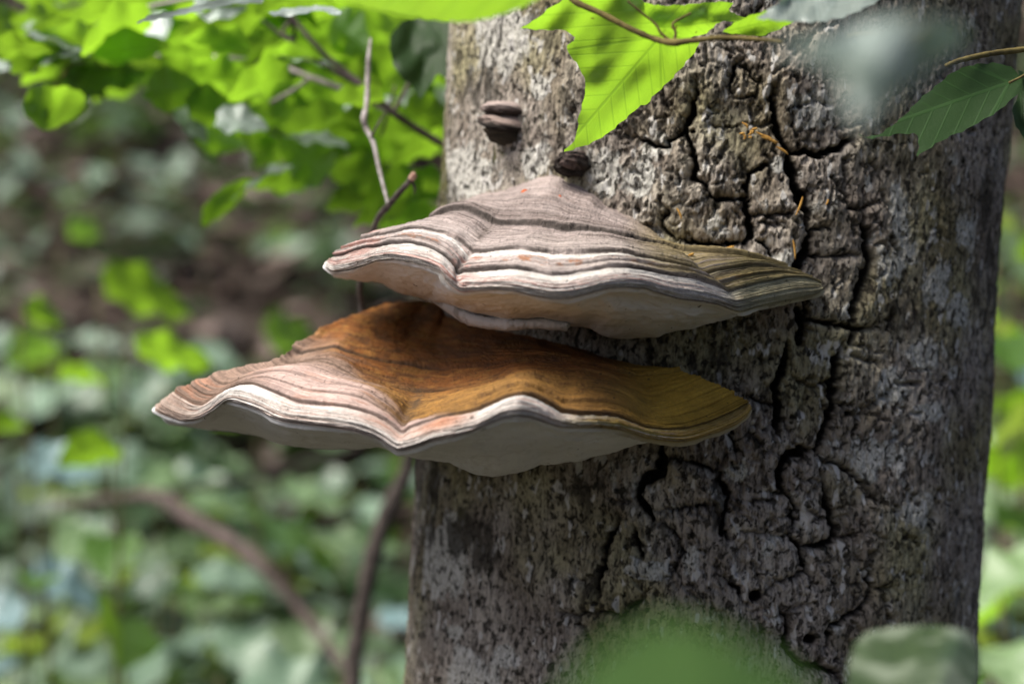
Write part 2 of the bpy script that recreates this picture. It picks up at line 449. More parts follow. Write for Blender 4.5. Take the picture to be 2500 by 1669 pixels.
for pts, w in [
    ([(1275,0),(1260,60),(1240,140),(1210,190),(1220,250),(1230,330),(1220,420)], 34), ([(1530,0),(1500,100),(1480,190),(1490,280),(1470,350),(1430,420),(1410,480),(1400,520)], 28),
    ([(1290,155),(1350,180),(1370,205),(1430,195),(1480,185)], 10), ([(1360,200),(1340,260),(1330,310)], 7), ([(1070,250),(1120,270),(1170,280),(1215,290)], 10),
    ([(1500,280),(1560,290)], 8), ([(1610,300),(1590,370),(1570,440)], 10), ([(1630,300),(1700,270),(1750,220)], 6), ([(1570,60),(1640,85),(1700,100)], 6),
    ([(1400,490),(1330,500),(1290,510),(1250,540),(1240,600),(1230,660),(1250,690)], 28), ([(1400,490),(1440,550),(1500,560),(1560,590),(1600,640),(1640,700),(1690,735)], 10),
    ([(680,470),(690,540),(670,600),(600,640),(570,680),(590,730),(630,770),(640,820)], 36), ([(720,530),(800,550),(880,570),(940,590)], 12),
    ([(650,775),(720,770),(800,760),(860,750),(930,755)], 9), ([(1090,735),(1190,725)], 9), ([(1170,685),(1240,690),(1290,715),(1305,780),(1295,850),(1280,890)], 12),
    ([(1440,620),(1445,700),(1470,770),(1490,830),(1490,890),(1450,920),(1400,940),(1340,940)], 26), ([(1490,895),(1560,890)], 8), ([(1280,890),(1330,940),(1345,1000),(1360,1050)], 16),
    ([(1050,880),(1130,875),(1200,885),(1280,890)], 8), ([(1190,1120),(1260,1090),(1330,1060),(1360,1060),(1400,1110)], 10), ([(640,820),(700,840),(760,890),(775,960),(760,1020),(720,1075),(700,1078)], 10),
    ([(480,780),(475,860),(440,920),(420,980),(400,1060),(390,1140),(380,1190)], 16), ([(560,850),(575,930),(590,990)], 12), ([(210,1240),(290,1255),(360,1245),(440,1245),(490,1265),(560,1200),(620,1140)], 10),
    ([(290,1260),(320,1330),(350,1390)], 8), ([(980,1080),(1030,1130),(1065,1190)], 12), ([(1240,1220),(1270,1290),(1260,1370),(1270,1430),(1340,1480),(1390,1490),(1470,1510),(1520,1550)], 20),
    ([(1640,970),(1650,1040),(1660,1120),(1620,1190),(1560,1250),(1500,1280),(1470,1300),(1460,1360),(1440,1420)], 16), ([(1660,1125),(1740,1130)], 7), ([(1710,1160),(1720,1220),(1740,1280)], 8),
    ([(1000,400),(1010,460),(1030,500)], 12), ([(1960,680),(1940,780),(1910,860)], 6), ([(950,560),(960,650),(1000,700),(980,780),(960,870),(1000,910)], 18), ([(590,1560),(620,1640),(600,1700)], 12),
    ([(400,1400),(420,1480),(390,1560)], 8)]:
    CR.append((zB(pts), w / 1.8792))
HOLES = [(1849, 1455, 14), (1979, 1559, 13), (2075, 1010, 6), (1690, 320, 5)]

def refine(pts, step=8.0, jit=3.3, seed=0):
    """break a traced line into short jagged steps"""
    out = []
    for (x0, y0), (x1, y1) in zip(pts[:-1], pts[1:]):
        n = max(1, int(math.hypot(x1 - x0, y1 - y0) / step))
        for i in range(n): out.append((x0 + (x1 - x0) * i / n, y0 + (y1 - y0) * i / n))
    out.append(pts[-1])
    o = np.array(out)
    j = np.random.default_rng(seed).normal(0, jit, o.shape); j[0] = 0; j[-1] = 0
    return o + j

# crack depth is first laid out on a raster over the visible bark
RS = 2.0
RX = np.arange(960, 2530, RS); RY = np.arange(-40, 1720, RS)
RXX, RYY = np.meshgrid(RX, RY)
def draw_lines(lines, prof):
    acc = np.zeros(RXX.shape)
    for k, (pts, w) in enumerate(lines):
        p = refine(pts, seed=k)
        n = len(p)
        for i in range(n - 1):
            (x0, y0), (x1, y1) = p[i], p[i + 1]
            u = (i + 0.5) / n
            ww = w * (0.22 + 0.78 * min(1.0, 5 * u, 5 * (1 - u))) * (0.75 + 0.5 * _hash(np.int64(i // 3), np.int64(k), 0, 3))
            R = ww * 2.2 + 4
            ia, ib = int((min(x0, x1) - R - RX[0]) / RS), int((max(x0, x1) + R - RX[0]) / RS) + 2
            ja, jb = int((min(y0, y1) - R - RY[0]) / RS), int((max(y0, y1) + R - RY[0]) / RS) + 2
            ia, ja = max(ia, 0), max(ja, 0)
            if ib <= ia or jb <= ja: continue
            X = RXX[ja:jb, ia:ib]; Y = RYY[ja:jb, ia:ib]
            if X.size == 0: continue
            dx, dy = x1 - x0, y1 - y0
            t = np.clip(((X - x0) * dx + (Y - y0) * dy) / (dx * dx + dy * dy + 1e-6), 0, 1)
            d = np.hypot(X - x0 - t * dx, Y - y0 - t * dy)
            acc[ja:jb, ia:ib] = np.maximum(acc[ja:jb, ia:ib], prof(d, ww))
    return acc
WARPX = (fbm(RXX / 14.0, RYY / 14.0, 31, 3) - 0.5)
crack_depth = draw_lines(CR, lambda d, w: np.clip(w / 14.0, 0.28, 1.2) * (1 - smooth(0.34 * w, 0.66 * w + 1.5, d)))
crack_near = draw_lines(CR, lambda d, w: np.exp(-(d / (w * 0.7 + 8)) ** 2))
# secondary hairline cracks: short, mostly upright, between the main ones
sec = []
rg = np.random.default_rng(3)
for k in range(430):
    x, y = rg.triangular(1330, 1850, 2380), rg.uniform(20, 1669)
    a = rg.choice([math.pi / 2, math.pi / 2, math.pi / 2, 0.0]) + rg.normal(0, 0.35)
    L = rg.uniform(14, 60); q = [(x, y)]
    for s in range(3):
        a += rg.normal(0, 0.35); x += math.cos(a) * L / 3; y += math.sin(a) * L / 3; q.append((x, y))
    sec.append((q, rg.uniform(3, 7.0)))
crack_depth = np.maximum(crack_depth, 0.8 * draw_lines(sec, lambda d, w: np.clip(w / 18.0, 0.12, 0.4) * (1 - smooth(0.3 * w, 0.9 * w + 1, d))))
for hx, hy, hr in HOLES:
    crack_depth = np.maximum(crack_depth, 1.0 - smooth(hr * 0.5, hr * 1.2, np.hypot((RXX - hx) * 0.8, RYY - hy) + WARPX * 8))

def sample(img, px, py):
    fx = np.clip((px - RX[0]) / RS, 0, len(RX) - 1.001); fy = np.clip((py - RY[0]) / RS, 0, len(RY) - 1.001)
    ix = fx.astype(int); iy = fy.astype(int); ax = fx - ix; ay = fy - iy
    v = (img[iy, ix] * (1 - ax) + img[iy, ix + 1] * ax) * (1 - ay) + (img[iy + 1, ix] * (1 - ax) + img[iy + 1, ix + 1] * ax) * ay
    return v

# bark plates: areas shut in by the cracks, found on a coarse copy of the raster
ST = 3
near = draw_lines([(p, 75.0) for p, w in CR], lambda d, w: np.clip(75.0 - d, 0, 75))[::ST, ::ST]
cdist = 75.0 - near
CXX, CYY = RXX[::ST, ::ST], RYY[::ST, ::ST]
seeds = []
order = np.argsort(-cdist.ravel())
for q in order[cdist.ravel()[order] > 9.0]:
    yy, xx = divmod(int(q), cdist.shape[1])
    x_, y_, d_ = CXX[yy, xx], CYY[yy, xx], cdist[yy, xx]
    if not (1440 < x_ < 2200 and 100 < y_ < 1660) or d_ > 62: continue
    if all(math.hypot(x_ - a[0], y_ - a[1]) > 0.9 * (d_ + a[2]) + 12 for a in seeds): seeds.append((x_, y_, d_, yy, xx))
lab = np.zeros(cdist.shape, int)
for k, sd in enumerate(seeds): lab[sd[3], sd[4]] = k + 1
reach = np.full(cdist.shape, 1e9)
for thr in np.arange(60, -0.1, -3.0):
    ok = cdist >= thr
    for _ in range(8):
        m = lab.copy()
        for ax_, sh in ((0, 1), (0, -1), (1, 1), (1, -1)):
            r = np.roll(lab, sh, ax_)
            m = np.where((m == 0) & ok, r, m)
        lab = m
for k, sd in enumerate(seeds):      # no plate reaches further than its own cracks
    far = (lab == k + 1) & (np.hypot(CXX - sd[0], CYY - sd[1]) > 2.6 * sd[2] + 30)
    lab[far] = 0
conn = np.zeros(lab.shape, bool)
for k, sd in enumerate(seeds): conn[sd[3], sd[4]] = lab[sd[3], sd[4]] > 0
for _ in range(120):
    m = conn.copy()
    for ax_, sh in ((0, 1), (0, -1), (1, 1), (1, -1)):
        m |= np.roll(conn, sh, ax_) & (np.roll(lab, sh, ax_) == lab)
    m &= lab > 0
    if (m == conn).all(): break
    conn = m
lab = np.where(conn, lab, 0)
keep = list(range(1, len(seeds) + 1))
remap = {k: i + 1 for i, k in enumerate(keep)}
LAB = np.zeros(lab.shape, int)
for k, i in remap.items(): LAB[lab == k] = i
NPL = len(keep)
print('bark plates', NPL)
plate_lift = np.concatenate([[0], np.random.default_rng(11).uniform(-0.0012, 0.0022, NPL)])

def trunk_arrays():
    ax0, ay0, r0 = trunk_axis(H)
    face = math.atan2(0 - ax0, -CAMD - ay0)           # direction of the camera from the axis
    th_f = np.concatenate([np.linspace(-1.68, -0.62, 190), np.linspace(-0.62, 0.72, 380)[1:], np.linspace(0.72, 1.68, 170)[1:]])
    th_b = np.linspace(1.68, 2 * math.pi - 1.68, 50)[1:]
    th = np.concatenate([th_f, th_b])
    zf = np.arange(H - 0.275, H + 0.275, 0.00092)
    z = np.concatenate([np.linspace(-0.15, H - 0.28, 50), zf, np.linspace(H + 0.28, 4.2, 60)])
    return face, th, z
face, TH, TZ = trunk_arrays()
nth, nz = len(TH), len(TZ)
THH, TZZ = np.meshgrid(TH, TZ, indexing='ij')
AX, AY, RR = trunk_axis(TZZ)
DIRX = np.sin(face + THH); DIRY = np.cos(face + THH)
BASE = np.stack([AX + RR * DIRX, AY + RR * DIRY, TZZ], -1)
BPX, BPY = to_px(BASE)
vis = (np.abs(THH) < 1.69) & (np.abs(TZZ - H) < 0.34)
U = THH * 0.21; W = TZZ
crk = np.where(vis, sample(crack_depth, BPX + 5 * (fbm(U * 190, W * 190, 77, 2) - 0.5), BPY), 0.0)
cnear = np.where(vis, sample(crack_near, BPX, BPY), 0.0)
platez = smooth(1380, 1500, BPX) * (1 - smooth(2080, 2200, BPX)) * vis
ix = np.clip(((BPX - RX[0]) / (RS * ST)).astype(int), 0, LAB.shape[1] - 1); iy = np.clip(((BPY - RY[0]) / (RS * ST)).astype(int), 0, LAB.shape[0] - 1)
VL = np.where(vis, LAB[iy, ix], 0)
disp = 0.011 * (fbm(U * 9, W * 7, 1, 3) - 0.5)
disp += 0.0030 * (fbm(U * 55, W * 26, 2, 4, 0.55) - 0.5) * (0.6 + 0.5 * platez)
disp += 0.0022 * (fbm(U * 210, W * 80, 3, 3) - 0.5)
disp += 0.0016 * (fbm(U * 420, W * 300, 4, 2) - 0.5)
sx_ = np.array([0.] + [a[0] for a in seeds]); sy_ = np.array([0.] + [a[1] for a in seeds])
tl = np.random.default_rng(12).normal(0, .0016, (2, NPL + 1)); tl[:, 0] = 0
PLG = plate_lift[LAB] + np.clip(tl[0][LAB] * (CXX - sx_[LAB]) / 50 + tl[1][LAB] * (CYY - sy_[LAB]) / 50, -.0035, .0035)
PLG *= smooth(2250, 2080, CXX)
PLG = np.apply_along_axis(gsmooth, 0, np.apply_along_axis(gsmooth, 1, PLG, 2.6), 2.6)      # lifted and tilted plates, eased where no crack parts them
pl = np.where(vis, sample(np.kron(PLG, np.ones((ST, ST)))[:len(RY), :len(RX)], BPX, BPY), 0.0)
disp += pl * (1 - cnear)
disp -= 0.0028 * cnear * (0.5 + fbm(U * 80, W * 60, 6, 2))        # plates round off towards their cracks
disp -= 0.0150 * crk
lump = np.zeros_like(disp)
for lx, ly, lr, amp in [(1850, 1240, 55, .004), (1400, 1400, 60, .005), (1830, 210, 40, .004), (1930, 520, 70, .004), (1560, 1390, 46, .004), (1960, 1180, 55, .003), (1290, 560, 70, .003)]:
    lump += amp * np.exp(-(((BPX - lx) ** 2 + (BPY - ly) ** 2) / lr ** 2))
disp += lump
pits = fbm(U * 240, W * 170, 15, 2)
disp -= 0.0022 * smooth(0.62, 0.78, pits) * (0.4 + 0.6 * platez)
DISP = disp
TV = np.stack([BASE[..., 0] + disp * DIRX, BASE[..., 1] + disp * DIRY, TZZ], -1)

def bl(x, y, rx, ry): return np.exp(-(((BPX - x) / rx) ** 2 + ((BPY - y) / ry) ** 2))
lichen = np.zeros_like(disp)
for a in [(1230, 90, 60, 90, 1.1), (1140, 420, 60, 80, 1.0), (1310, 215, 16, 26, 1.6), (1300, 395, 22, 40, 1.2), (1090, 1360, 38, 80, 1.5), (1110, 1540, 22, 18, 1.2), (1230, 1600, 24, 24, 1.2),
          (1560, 440, 50, 35, 1.2), (1600, 360, 60, 40, .6), (1990, 270, 50, 40, 1.2), (1900, 400, 18, 20, 1.5), (1930, 630, 30, 22, 1.2), (1580, 1395, 48, 22, 1.5), (1800, 1150, 22, 18, 1.2),
          (2140, 1110, 80, 60, .5), (2350, 560, 30, 50, .8), (2250, 860, 40, 50, .8), (2340, 760, 26, 40, .9), (2180, 940, 40, 40, .8), (2240, 1250, 40, 50, .7), (2060, 760, 30, 30, .8), (1480, 420, 50, 60, .7), (1740, 560, 40, 30, .8), (2190, 520, 26, 60, 1.1), (2270, 1010, 30, 22, 1.3), (2320, 910, 14, 16, 1.3), (2280, 700, 40, 60, .6), (2200, 640, 40, 50, .7), (1690, 1355, 26, 30, 1.0), (1200, 620, 60, 60, .5), (1150, 1640, 60, 60, .8), (2130, 1160, 60, 70, .5)]:
    lichen = np.maximum(lichen, a[4] * bl(*a[:4]))
darks = np.zeros_like(disp)
for a in [(1190, 210, 50, 120, .5), (1330, 110, 60, 90, .6), (1150, 170, 30, 60, .5), (1280, 330, 60, 50, .45), (1400, 300, 60, 120, .4), (1090, 480, 40, 60, .7), (1140, 1300, 60, 50, 1.0), (1180, 1340, 40, 60, .9), (1420, 1420, 50, 50, .7), (1450, 1200, 120, 40, .5), (1050, 1200, 20, 200, .7), (1770, 1230, 36, 60, .8), (1745, 490, 20, 30, .8), (1660, 420, 50, 40, .5), (2420, 600, 60, 700, .45), (2200, 760, 60, 60, .5), (1660, 900, 120, 100, .5), (1300, 330, 80, 60, .3), (1480, 250, 60, 120, .3), (2300, 1500, 120, 160, .3)]:
    darks = np.maximum(darks, a[4] * bl(*a[:4]))
mossy = np.zeros_like(disp)
for a in [(1085, 300, 14, 320, 1.0), (1310, 290, 70, 90, .55), (1200, 1240, 200, 70, .45), (1450, 560, 70, 50, .5), (1620, 640, 80, 60, .35), (2160, 700, 60, 60, .4), (2150, 1080, 90, 90, .35), (1230, 375, 40, 40, .6), (1300, 1660, 200, 50, .3)]:
    mossy = np.maximum(mossy, a[4] * bl(*a[:4]))
# normals of the whole surface so that plates and trunk shade as one
def grid_normals(G, closed=False):
    du = np.gradient(G, axis=0); dv = np.gradient(G, axis=1)
    n = np.cross(du, dv); n /= np.linalg.norm(n, axis=-1, keepdims=True) + 1e-12
    return n
TN = grid_normals(TV)
if (TN[..., 0] * DIRX + TN[..., 1] * DIRY).mean() < 0: TN = -TN
i = np.arange(nth)[:, None]; i2 = (i + 1) % nth; j = np.arange(nz - 1)[None, :]
FQ = np.stack([i * nz + j, i * nz + j + 1, i2 * nz + j + 1, i2 * nz + j], -1)
FL = np.zeros((nth, nz - 1), int)
FL[:-1] = np.where((VL[:-1, :-1] == VL[1:, 1:]) & (VL[:-1, :-1] == VL[:-1, 1:]) & (VL[:-1, :-1] == VL[1:, :-1]), VL[:-1, :-1], 0)
FQ = FQ.reshape(-1, 4); FL = FL.reshape(-1)
flat = TV.reshape(-1, 3); nfl = TN.reshape(-1, 3)
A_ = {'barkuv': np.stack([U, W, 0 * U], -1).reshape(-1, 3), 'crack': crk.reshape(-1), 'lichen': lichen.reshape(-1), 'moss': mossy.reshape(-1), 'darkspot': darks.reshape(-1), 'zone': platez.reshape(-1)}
ax_b, ay_b, _ = trunk_axis(0.0)
tree = thing('tree', (float(ax_b), float(ay_b), 0.0), 'grey cracked tree trunk carrying the bracket fungi', 'tree')
def bark_piece(name, sel):
    f = FQ[sel]
    used, inv = np.unique(f, return_inverse=True)
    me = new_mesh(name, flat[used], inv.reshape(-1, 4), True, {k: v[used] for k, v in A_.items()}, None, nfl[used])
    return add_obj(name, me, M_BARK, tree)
for k, c_ in zip(*np.unique(FL, return_counts=True)):
    if k and c_ <= 120: FL[FL == k] = 0          # too small to be a plate of its own
bark_piece('trunk', FL == 0)
for k in range(1, NPL + 1):
    s = FL == k
    if s.any(): bark_piece('bark_plate', s)

# ------------------------------------------------------------------ the big bracket fungi
def z5(*p): return [(750 + x / 3.336, 400 + y / 3.336) for x, y in p]
def z6(*p): return [(1350 + x / 3.336, 400 + y / 3.336) for x, y in p]
def z7(*p): return [(350 + x / 2.936, 700 + y / 2.936) for x, y in p]
def z8(*p): return [(1050 + x / 2.936, 700 + y / 2.936) for x, y in p]

NS = 760
def resample_segments(segs, svals, sig=4.0):
    """segs: runs of (px, py, y); each run spans one interval of s, by arc length"""
    S, Q = [], []
    for k, seg in enumerate(segs):
        a = np.array(seg, float)
        if k + 1 < len(segs): a = np.vstack([a, np.array(segs[k + 1][0], float)])
        d = np.concatenate([[0], np.cumsum(np.hypot(np.diff(a[:, 0]), np.diff(a[:, 1])) + 400 * np.abs(np.diff(a[:, 2])))])
        s = svals[k] + (svals[k + 1] - svals[k]) * d / d[-1]
        S.append(s[:-1] if k + 1 < len(segs) else s); Q.append(a[:-1] if k + 1 < len(segs) else a)
    S = np.concatenate(S); Q = np.vstack(Q)
    si = np.linspace(0, 1, NS)
    return np.stack([gsmooth(np.interp(si, S, Q[:, c]), sig) for c in range(3)], -1)

def loft(curves, rows):
    """curves: (K, NS, 3) in (px, py, y); rows[k] = number of steps between curve k and k+1. monotone cubic in between"""
    C = np.asarray(curves)
    h = np.array([max(np.median(np.linalg.norm(np.diff(C[k:k + 2], axis=0)[0][:, :2], axis=1)), 4.0) for k in range(len(C) - 1)])
    dl = np.diff(C, axis=0) / h[:, None, None]
    m = np.zeros_like(C)
    m[0] = dl[0]; m[-1] = dl[-1]
    for k in range(1, len(C) - 1):
        w1 = 2 * h[k] + h[k - 1]; w2 = h[k] + 2 * h[k - 1]
        with np.errstate(divide='ignore', invalid='ignore'):
            mm = (w1 + w2) / (w1 / dl[k - 1] + w2 / dl[k])
        m[k] = np.where(dl[k - 1] * dl[k] > 0, np.nan_to_num(mm), 0)
    out, T = [], []
    for k in range(len(C) - 1):
        n = rows[k]
        for q in range(n + (1 if k == len(C) - 2 else 0)):
            t = q / n
            h00 = 2 * t ** 3 - 3 * t ** 2 + 1; h10 = t ** 3 - 2 * t ** 2 + t; h01 = -2 * t ** 3 + 3 * t ** 2; h11 = t ** 3 - t ** 2
            out.append(h00 * C[k] + h10 * h[k] * m[k] + h01 * C[k + 1] + h11 * h[k] * m[k + 1]); T.append(k + t)
    return np.array(out), np.array(T)

def curve(front, f, yr, B, mid, svals, extra=0.0, sig=4.0):
    """front: three runs (tip-fold, fold-corner, corner-end) of pixels; depth blends from the rim's to the trunk's by f"""
    runs = []
    for run in front:
        r = []
        for p in run:
            if len(p) == 3: r.append(p); continue
            y0 = float(np.interp(p[0], yr[0], yr[1])); y1 = float(trunk_depth(p[0], p[1]))
            r.append((p[0], p[1], y0 + (y1 - y0) * f + extra))
        runs.append(r)
    s0 = runs[0][0]
    m = (s0[0] * 0.55 + B[0] * 0.45, s0[1] + mid, s0[2] * 0.35 + B[2] * 0.65)
    return resample_segments([[B, m]] + runs, svals, sig)

def rim_mid(a, b, u, push):
    c = a * (1 - u) + b * u
    c[:, 2] -= push
    return c

SV = [0.0, 0.10, 0.38, 0.86, 1.0]

# ---- upper fungus
yrU = ([780, 850, 960, 1080, 1130, 1250, 1350, 1500, 1650, 1809, 1900, 2006], [0.0, -.05, -.105, -.138, -.140, -.166, -.172, -.163, -.138, -.100, -.066, -.030])
BU = (1100, 600, 0.20)
u_rb = [z5((130,825),(195,893),(330,880),(450,840),(560,795),(700,785),(850,810),(1000,850),(1100,890),(1120,950),(1180,1010)),
        z5((1265,1052),(1400,1040),(1560,1030),(1700,1045),(1850,1085),(2000,1110),(2150,1100)) + z6((300,1060),(450,1020),(600,1010),(750,1020),(900,1070),(1050,1110),(1200,1125),(1350,1150),(1450,1190)),
        z6((1530,1212),(1650,1175),(1800,1145),(1950,1110),(2100,1080),(2180,1050),(2196,1015))]
u_lip = [z5((200,765),(290,745),(370,720),(450,700),(560,685),(680,655),(850,655),(1000,690),(1100,750),(1180,830)),
         z5((1230,885),(1310,890),(1500,880),(1700,865),(1850,890),(2000,915),(2150,910)) + z6((300,880),(450,850),(600,850),(750,870),(900,905),(1150,935),(1300,990)),
         z6((1430,1035),(1550,1010),(1700,970),(1900,930),(2050,930),(2150,960),(2180,985))]
u_r2 = [z5((400,640),(470,620),(560,600),(680,575),(810,550),(950,540),(1100,570),(1200,610),(1270,680)),
        z5((1330,725),(1400,740),(1550,725),(1720,705),(1850,720),(2000,750)) + z6((200,750),(400,735),(600,740),(800,780),(1000,820),(1120,850)),
        z6((1210,895),(1300,880),(1450,850),(1600,830),(1750,840),(1900,880),(2040,915))]
u_cr = [z5((1020,465),(1080,425),(1200,380),(1300,380),(1430,430)),
        z5((1520,480),(1700,490),(1900,500),(2050,530)) + z6((100,540),(250,530),(400,545),(550,580),(680,615),(800,640),(900,660)),
        z6((1060,720),(1150,720),(1300,725),(1450,740),(1600,770),(1750,815),(1900,865))]
u_ap = [z5((1095,375),(1250,310),(1400,250),(1600,200)),
        z5((1750,150),(1900,103),(2010,93)) + z6((60,105),(130,150),(280,220),(350,250),(430,335),(540,390),(700,465),(800,540),(870,600),(980,665)),
        z6((1090,700),(1170,690),(1400,700),(1560,710),(1650,770),(1750,800),(1900,862))]
RbU = curve(u_rb, 0.015, yrU, (1090, 640, .20), 6, SV, sig=3.0)
LpU = curve(u_lip, 0.05, yrU, (1095, 615, .20), 12, SV, sig=3.0)
R2U = curve(u_r2, 0.20, yrU, (1098, 595, .20), 16, SV)
CrU = curve(u_cr, 0.52, yrU, (1105, 570, .20), 14, SV)
ApU = curve(u_ap, 1.0, yrU, (1120, 560, .20), 12, SV, extra=0.004)
capU, TU = loft([RbU, rim_mid(RbU, LpU, 0.40, 0.005), LpU, R2U, CrU, ApU], [26, 40, 60, 74, 90])

# ---- lower fungus
yrL = ([355, 450, 560, 700, 850, 970, 1100, 1260, 1400, 1550, 1660, 1760, 1835], [.03, -.03, -.085, -.135, -.165, -.172, -.196, -.206, -.188, -.150, -.118, -.085, -.055])
l_rb = [z7((50,865),(110,905),(190,935),(280,965),(380,960),(440,930),(500,880),(545,840),(600,815),(650,830),(720,850),(830,890),(930,950),(1000,970),(1150,990),(1350,1010),(1500,1035),(1620,1070),(1700,1100),(1760,1150)),
        z7((1820,1188),(1900,1175),(2000,1140)) + z8((0,1115),(150,1085),(300,1045),(420,990),(520,950),(620,935),(720,945),(830,980),(930,1010),(1050,1015),(1200,1010),(1350,1020),(1450,1045),(1550,1075)),
        z8((1700,1100),(1800,1112),(1900,1095),(2000,1060),(2100,1030),(2200,985),(2280,920),(2297,872))]
l_lip = [z7((200,745),(290,800),(370,850),(450,855),(530,795),(600,745),(700,705),(780,698),(900,745),(1020,795),(1100,830),(1300,850),(1450,870),(1600,910),(1700,950),(1780,1000)),
         z7((1850,1042),(1950,1010),(2100,960)) + z8((120,935),(200,920),(350,890),(450,850),(550,800),(650,775),(750,800),(850,850),(930,905),(1050,922),(1200,928),(1350,940),(1450,980),(1550,1012)),
         z8((1700,1035),(1850,1022),(2000,975),(2150,905),(2280,830))]
l_r2 = [z7((450,630),(520,690),(580,712),(650,690),(800,630),(950,605),(1050,615),(1150,645),(1300,690),(1450,710),(1600,745),(1750,835)),
        z7((1860,930),(1950,925),(2100,885)) + z8((100,870),(220,840),(350,800),(450,760),(550,720),(650,700),(750,720),(850,785),(950,840),(1100,835),(1250,835),(1400,865),(1500,925)),
        z8((1610,950),(1750,945),(1900,900),(2050,835),(2180,770))]
l_r3 = [z7((960,500),(1020,550),(1100,545),(1200,530),(1320,515),(1430,560),(1550,640),(1700,700),(1850,740)),
        z7((1950,758),(2100,748)) + z8((150,735),(300,700),(500,650),(620,600),(720,580),(900,590),(1100,602),(1300,645),(1450,720)),
        z8((1550,785),(1650,768),(1800,715),(1950,655))]
l_r4 = [z7((1040,440),(1120,490),(1200,465),(1280,450),(1370,430),(1500,480),(1700,530),(1850,560)),
        z7((2000,590),(2200,600)) + z8((150,590),(400,570),(600,540),(800,535),(1000,545),(1200,580),(1350,610)),
        z8((1500,645),(1620,630),(1800,605))]
l_r5 = [z7((1400,235),(1500,262),(1660,305),(1800,360)), z7((1900,400),(2100,430)) + z8((200,420),(500,430),(800,450),(1100,500)), z8((1350,565),(1500,580),(1680,590))]
l_tp = [z7((1740,120),(1800,112),(1900,100)), z7((2030,90),(2150,130)) + z8((100,180),(400,280),(700,340),(1000,410)), z8((1200,490),(1450,555),(1660,578))]
RbL = curve(l_rb, 0.015, yrL, (1050, 960, .20), -10, SV, sig=3.0)
LpL = curve(l_lip, 0.045, yrL, (1055, 930, .20), 18, SV, sig=3.0)
R2L = curve(l_r2, 0.17, yrL, (1060, 900, .20), 25, SV)
R3L = curve(l_r3, 0.40, yrL, (1062, 870, .20), 20, SV)
R4L = curve(l_r4, 0.58, yrL, (1066, 840, .20), 24, SV)
R5L = curve(l_r5, 0.80, yrL, (1075, 800, .20), 18, SV)
TpL = curve(l_tp, 1.0, yrL, (1090, 775, .20), 14, SV, extra=0.006)
capL, TL = loft([RbL, rim_mid(RbL, LpL, 0.40, 0.005), LpL, R2L, R3L, R4L, R5L, TpL], [24, 34, 54, 60, 44, 46, 40])

sI = np.linspace(0, 1, NS)
def cap_build(cap, T, relief, seed, deep, folds=(), dusty=False):
    G = P(cap[..., 0], cap[..., 1], cap[..., 2])
    n = grid_normals(G)
    if (n[..., 2] - n[..., 1]).mean() < 0: n = -n
    S2, T2 = np.meshgrid(sI, T)
    warp = 0.085 * (fbm(S2 * 16, T2 * 1.2, seed, 3) - 0.5) + 0.03 * (fbm(S2 * 90, T2 * 4, seed + 1, 2) - 0.5)
    Tw = T2 + warp
    h = relief(S2, Tw)
    edgefade = smooth(0.0, 0.25, T2)
    h += 0.0016 * (fbm(S2 * 5, Tw * 16, seed + 2, 3, 0.6) - 0.5)
    h += 0.0011 * (fbm(S2 * 9, Tw * 46, seed + 3, 2, 0.6) - 0.5)
    h += 0.0014 * (fbm(S2 * 22, T2 * 3, seed + 4, 3) - 0.5)
    h += 0.0006 * (fbm(S2 * 260, T2 * 30, seed + 5, 2) - 0.5)
    fine = 1 - (.8 * smooth(.36, .46, S2) * smooth(2.2, 2.7, T2) if dusty else 0 * S2)
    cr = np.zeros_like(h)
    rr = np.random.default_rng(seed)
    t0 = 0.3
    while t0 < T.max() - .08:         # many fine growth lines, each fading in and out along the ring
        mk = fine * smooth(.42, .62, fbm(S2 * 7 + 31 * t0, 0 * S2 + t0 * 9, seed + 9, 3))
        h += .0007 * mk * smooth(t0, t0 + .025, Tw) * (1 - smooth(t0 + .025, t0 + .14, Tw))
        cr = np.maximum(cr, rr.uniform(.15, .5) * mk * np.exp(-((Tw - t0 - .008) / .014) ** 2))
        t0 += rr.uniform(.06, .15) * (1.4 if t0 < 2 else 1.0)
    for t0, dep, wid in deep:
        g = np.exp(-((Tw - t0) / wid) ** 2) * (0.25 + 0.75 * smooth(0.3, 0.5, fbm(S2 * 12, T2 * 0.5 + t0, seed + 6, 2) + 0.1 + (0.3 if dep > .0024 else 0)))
        cr = np.maximum(cr, g * min(1.0, dep / 0.0016) * (.35 + .65 * fine)); h -= 0.35 * dep * g  # darkens ring edges: shade under each overhanging layer, put into the colour
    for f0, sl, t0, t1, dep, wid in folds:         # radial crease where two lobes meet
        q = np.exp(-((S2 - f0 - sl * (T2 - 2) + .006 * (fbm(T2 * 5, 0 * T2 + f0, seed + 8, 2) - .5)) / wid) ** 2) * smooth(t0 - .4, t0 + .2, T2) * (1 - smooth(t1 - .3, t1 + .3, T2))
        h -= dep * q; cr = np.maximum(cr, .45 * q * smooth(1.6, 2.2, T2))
    G = G + n * (h * edgefade)[..., None]
    return G, n, S2, T2, Tw, cr

def terrace(Tw, steps):
    """a ring grows out over the one before it: gentle swell, then a sharp drop towards the trunk"""
    h = np.zeros_like(Tw)
    for t0, t1, a in steps:
        f = np.clip((Tw - t0) / (t1 - t0), 0, 1)
        h += a * np.sin(math.pi * f) ** 0.6 * (1 - 0.4 * f)
    return h

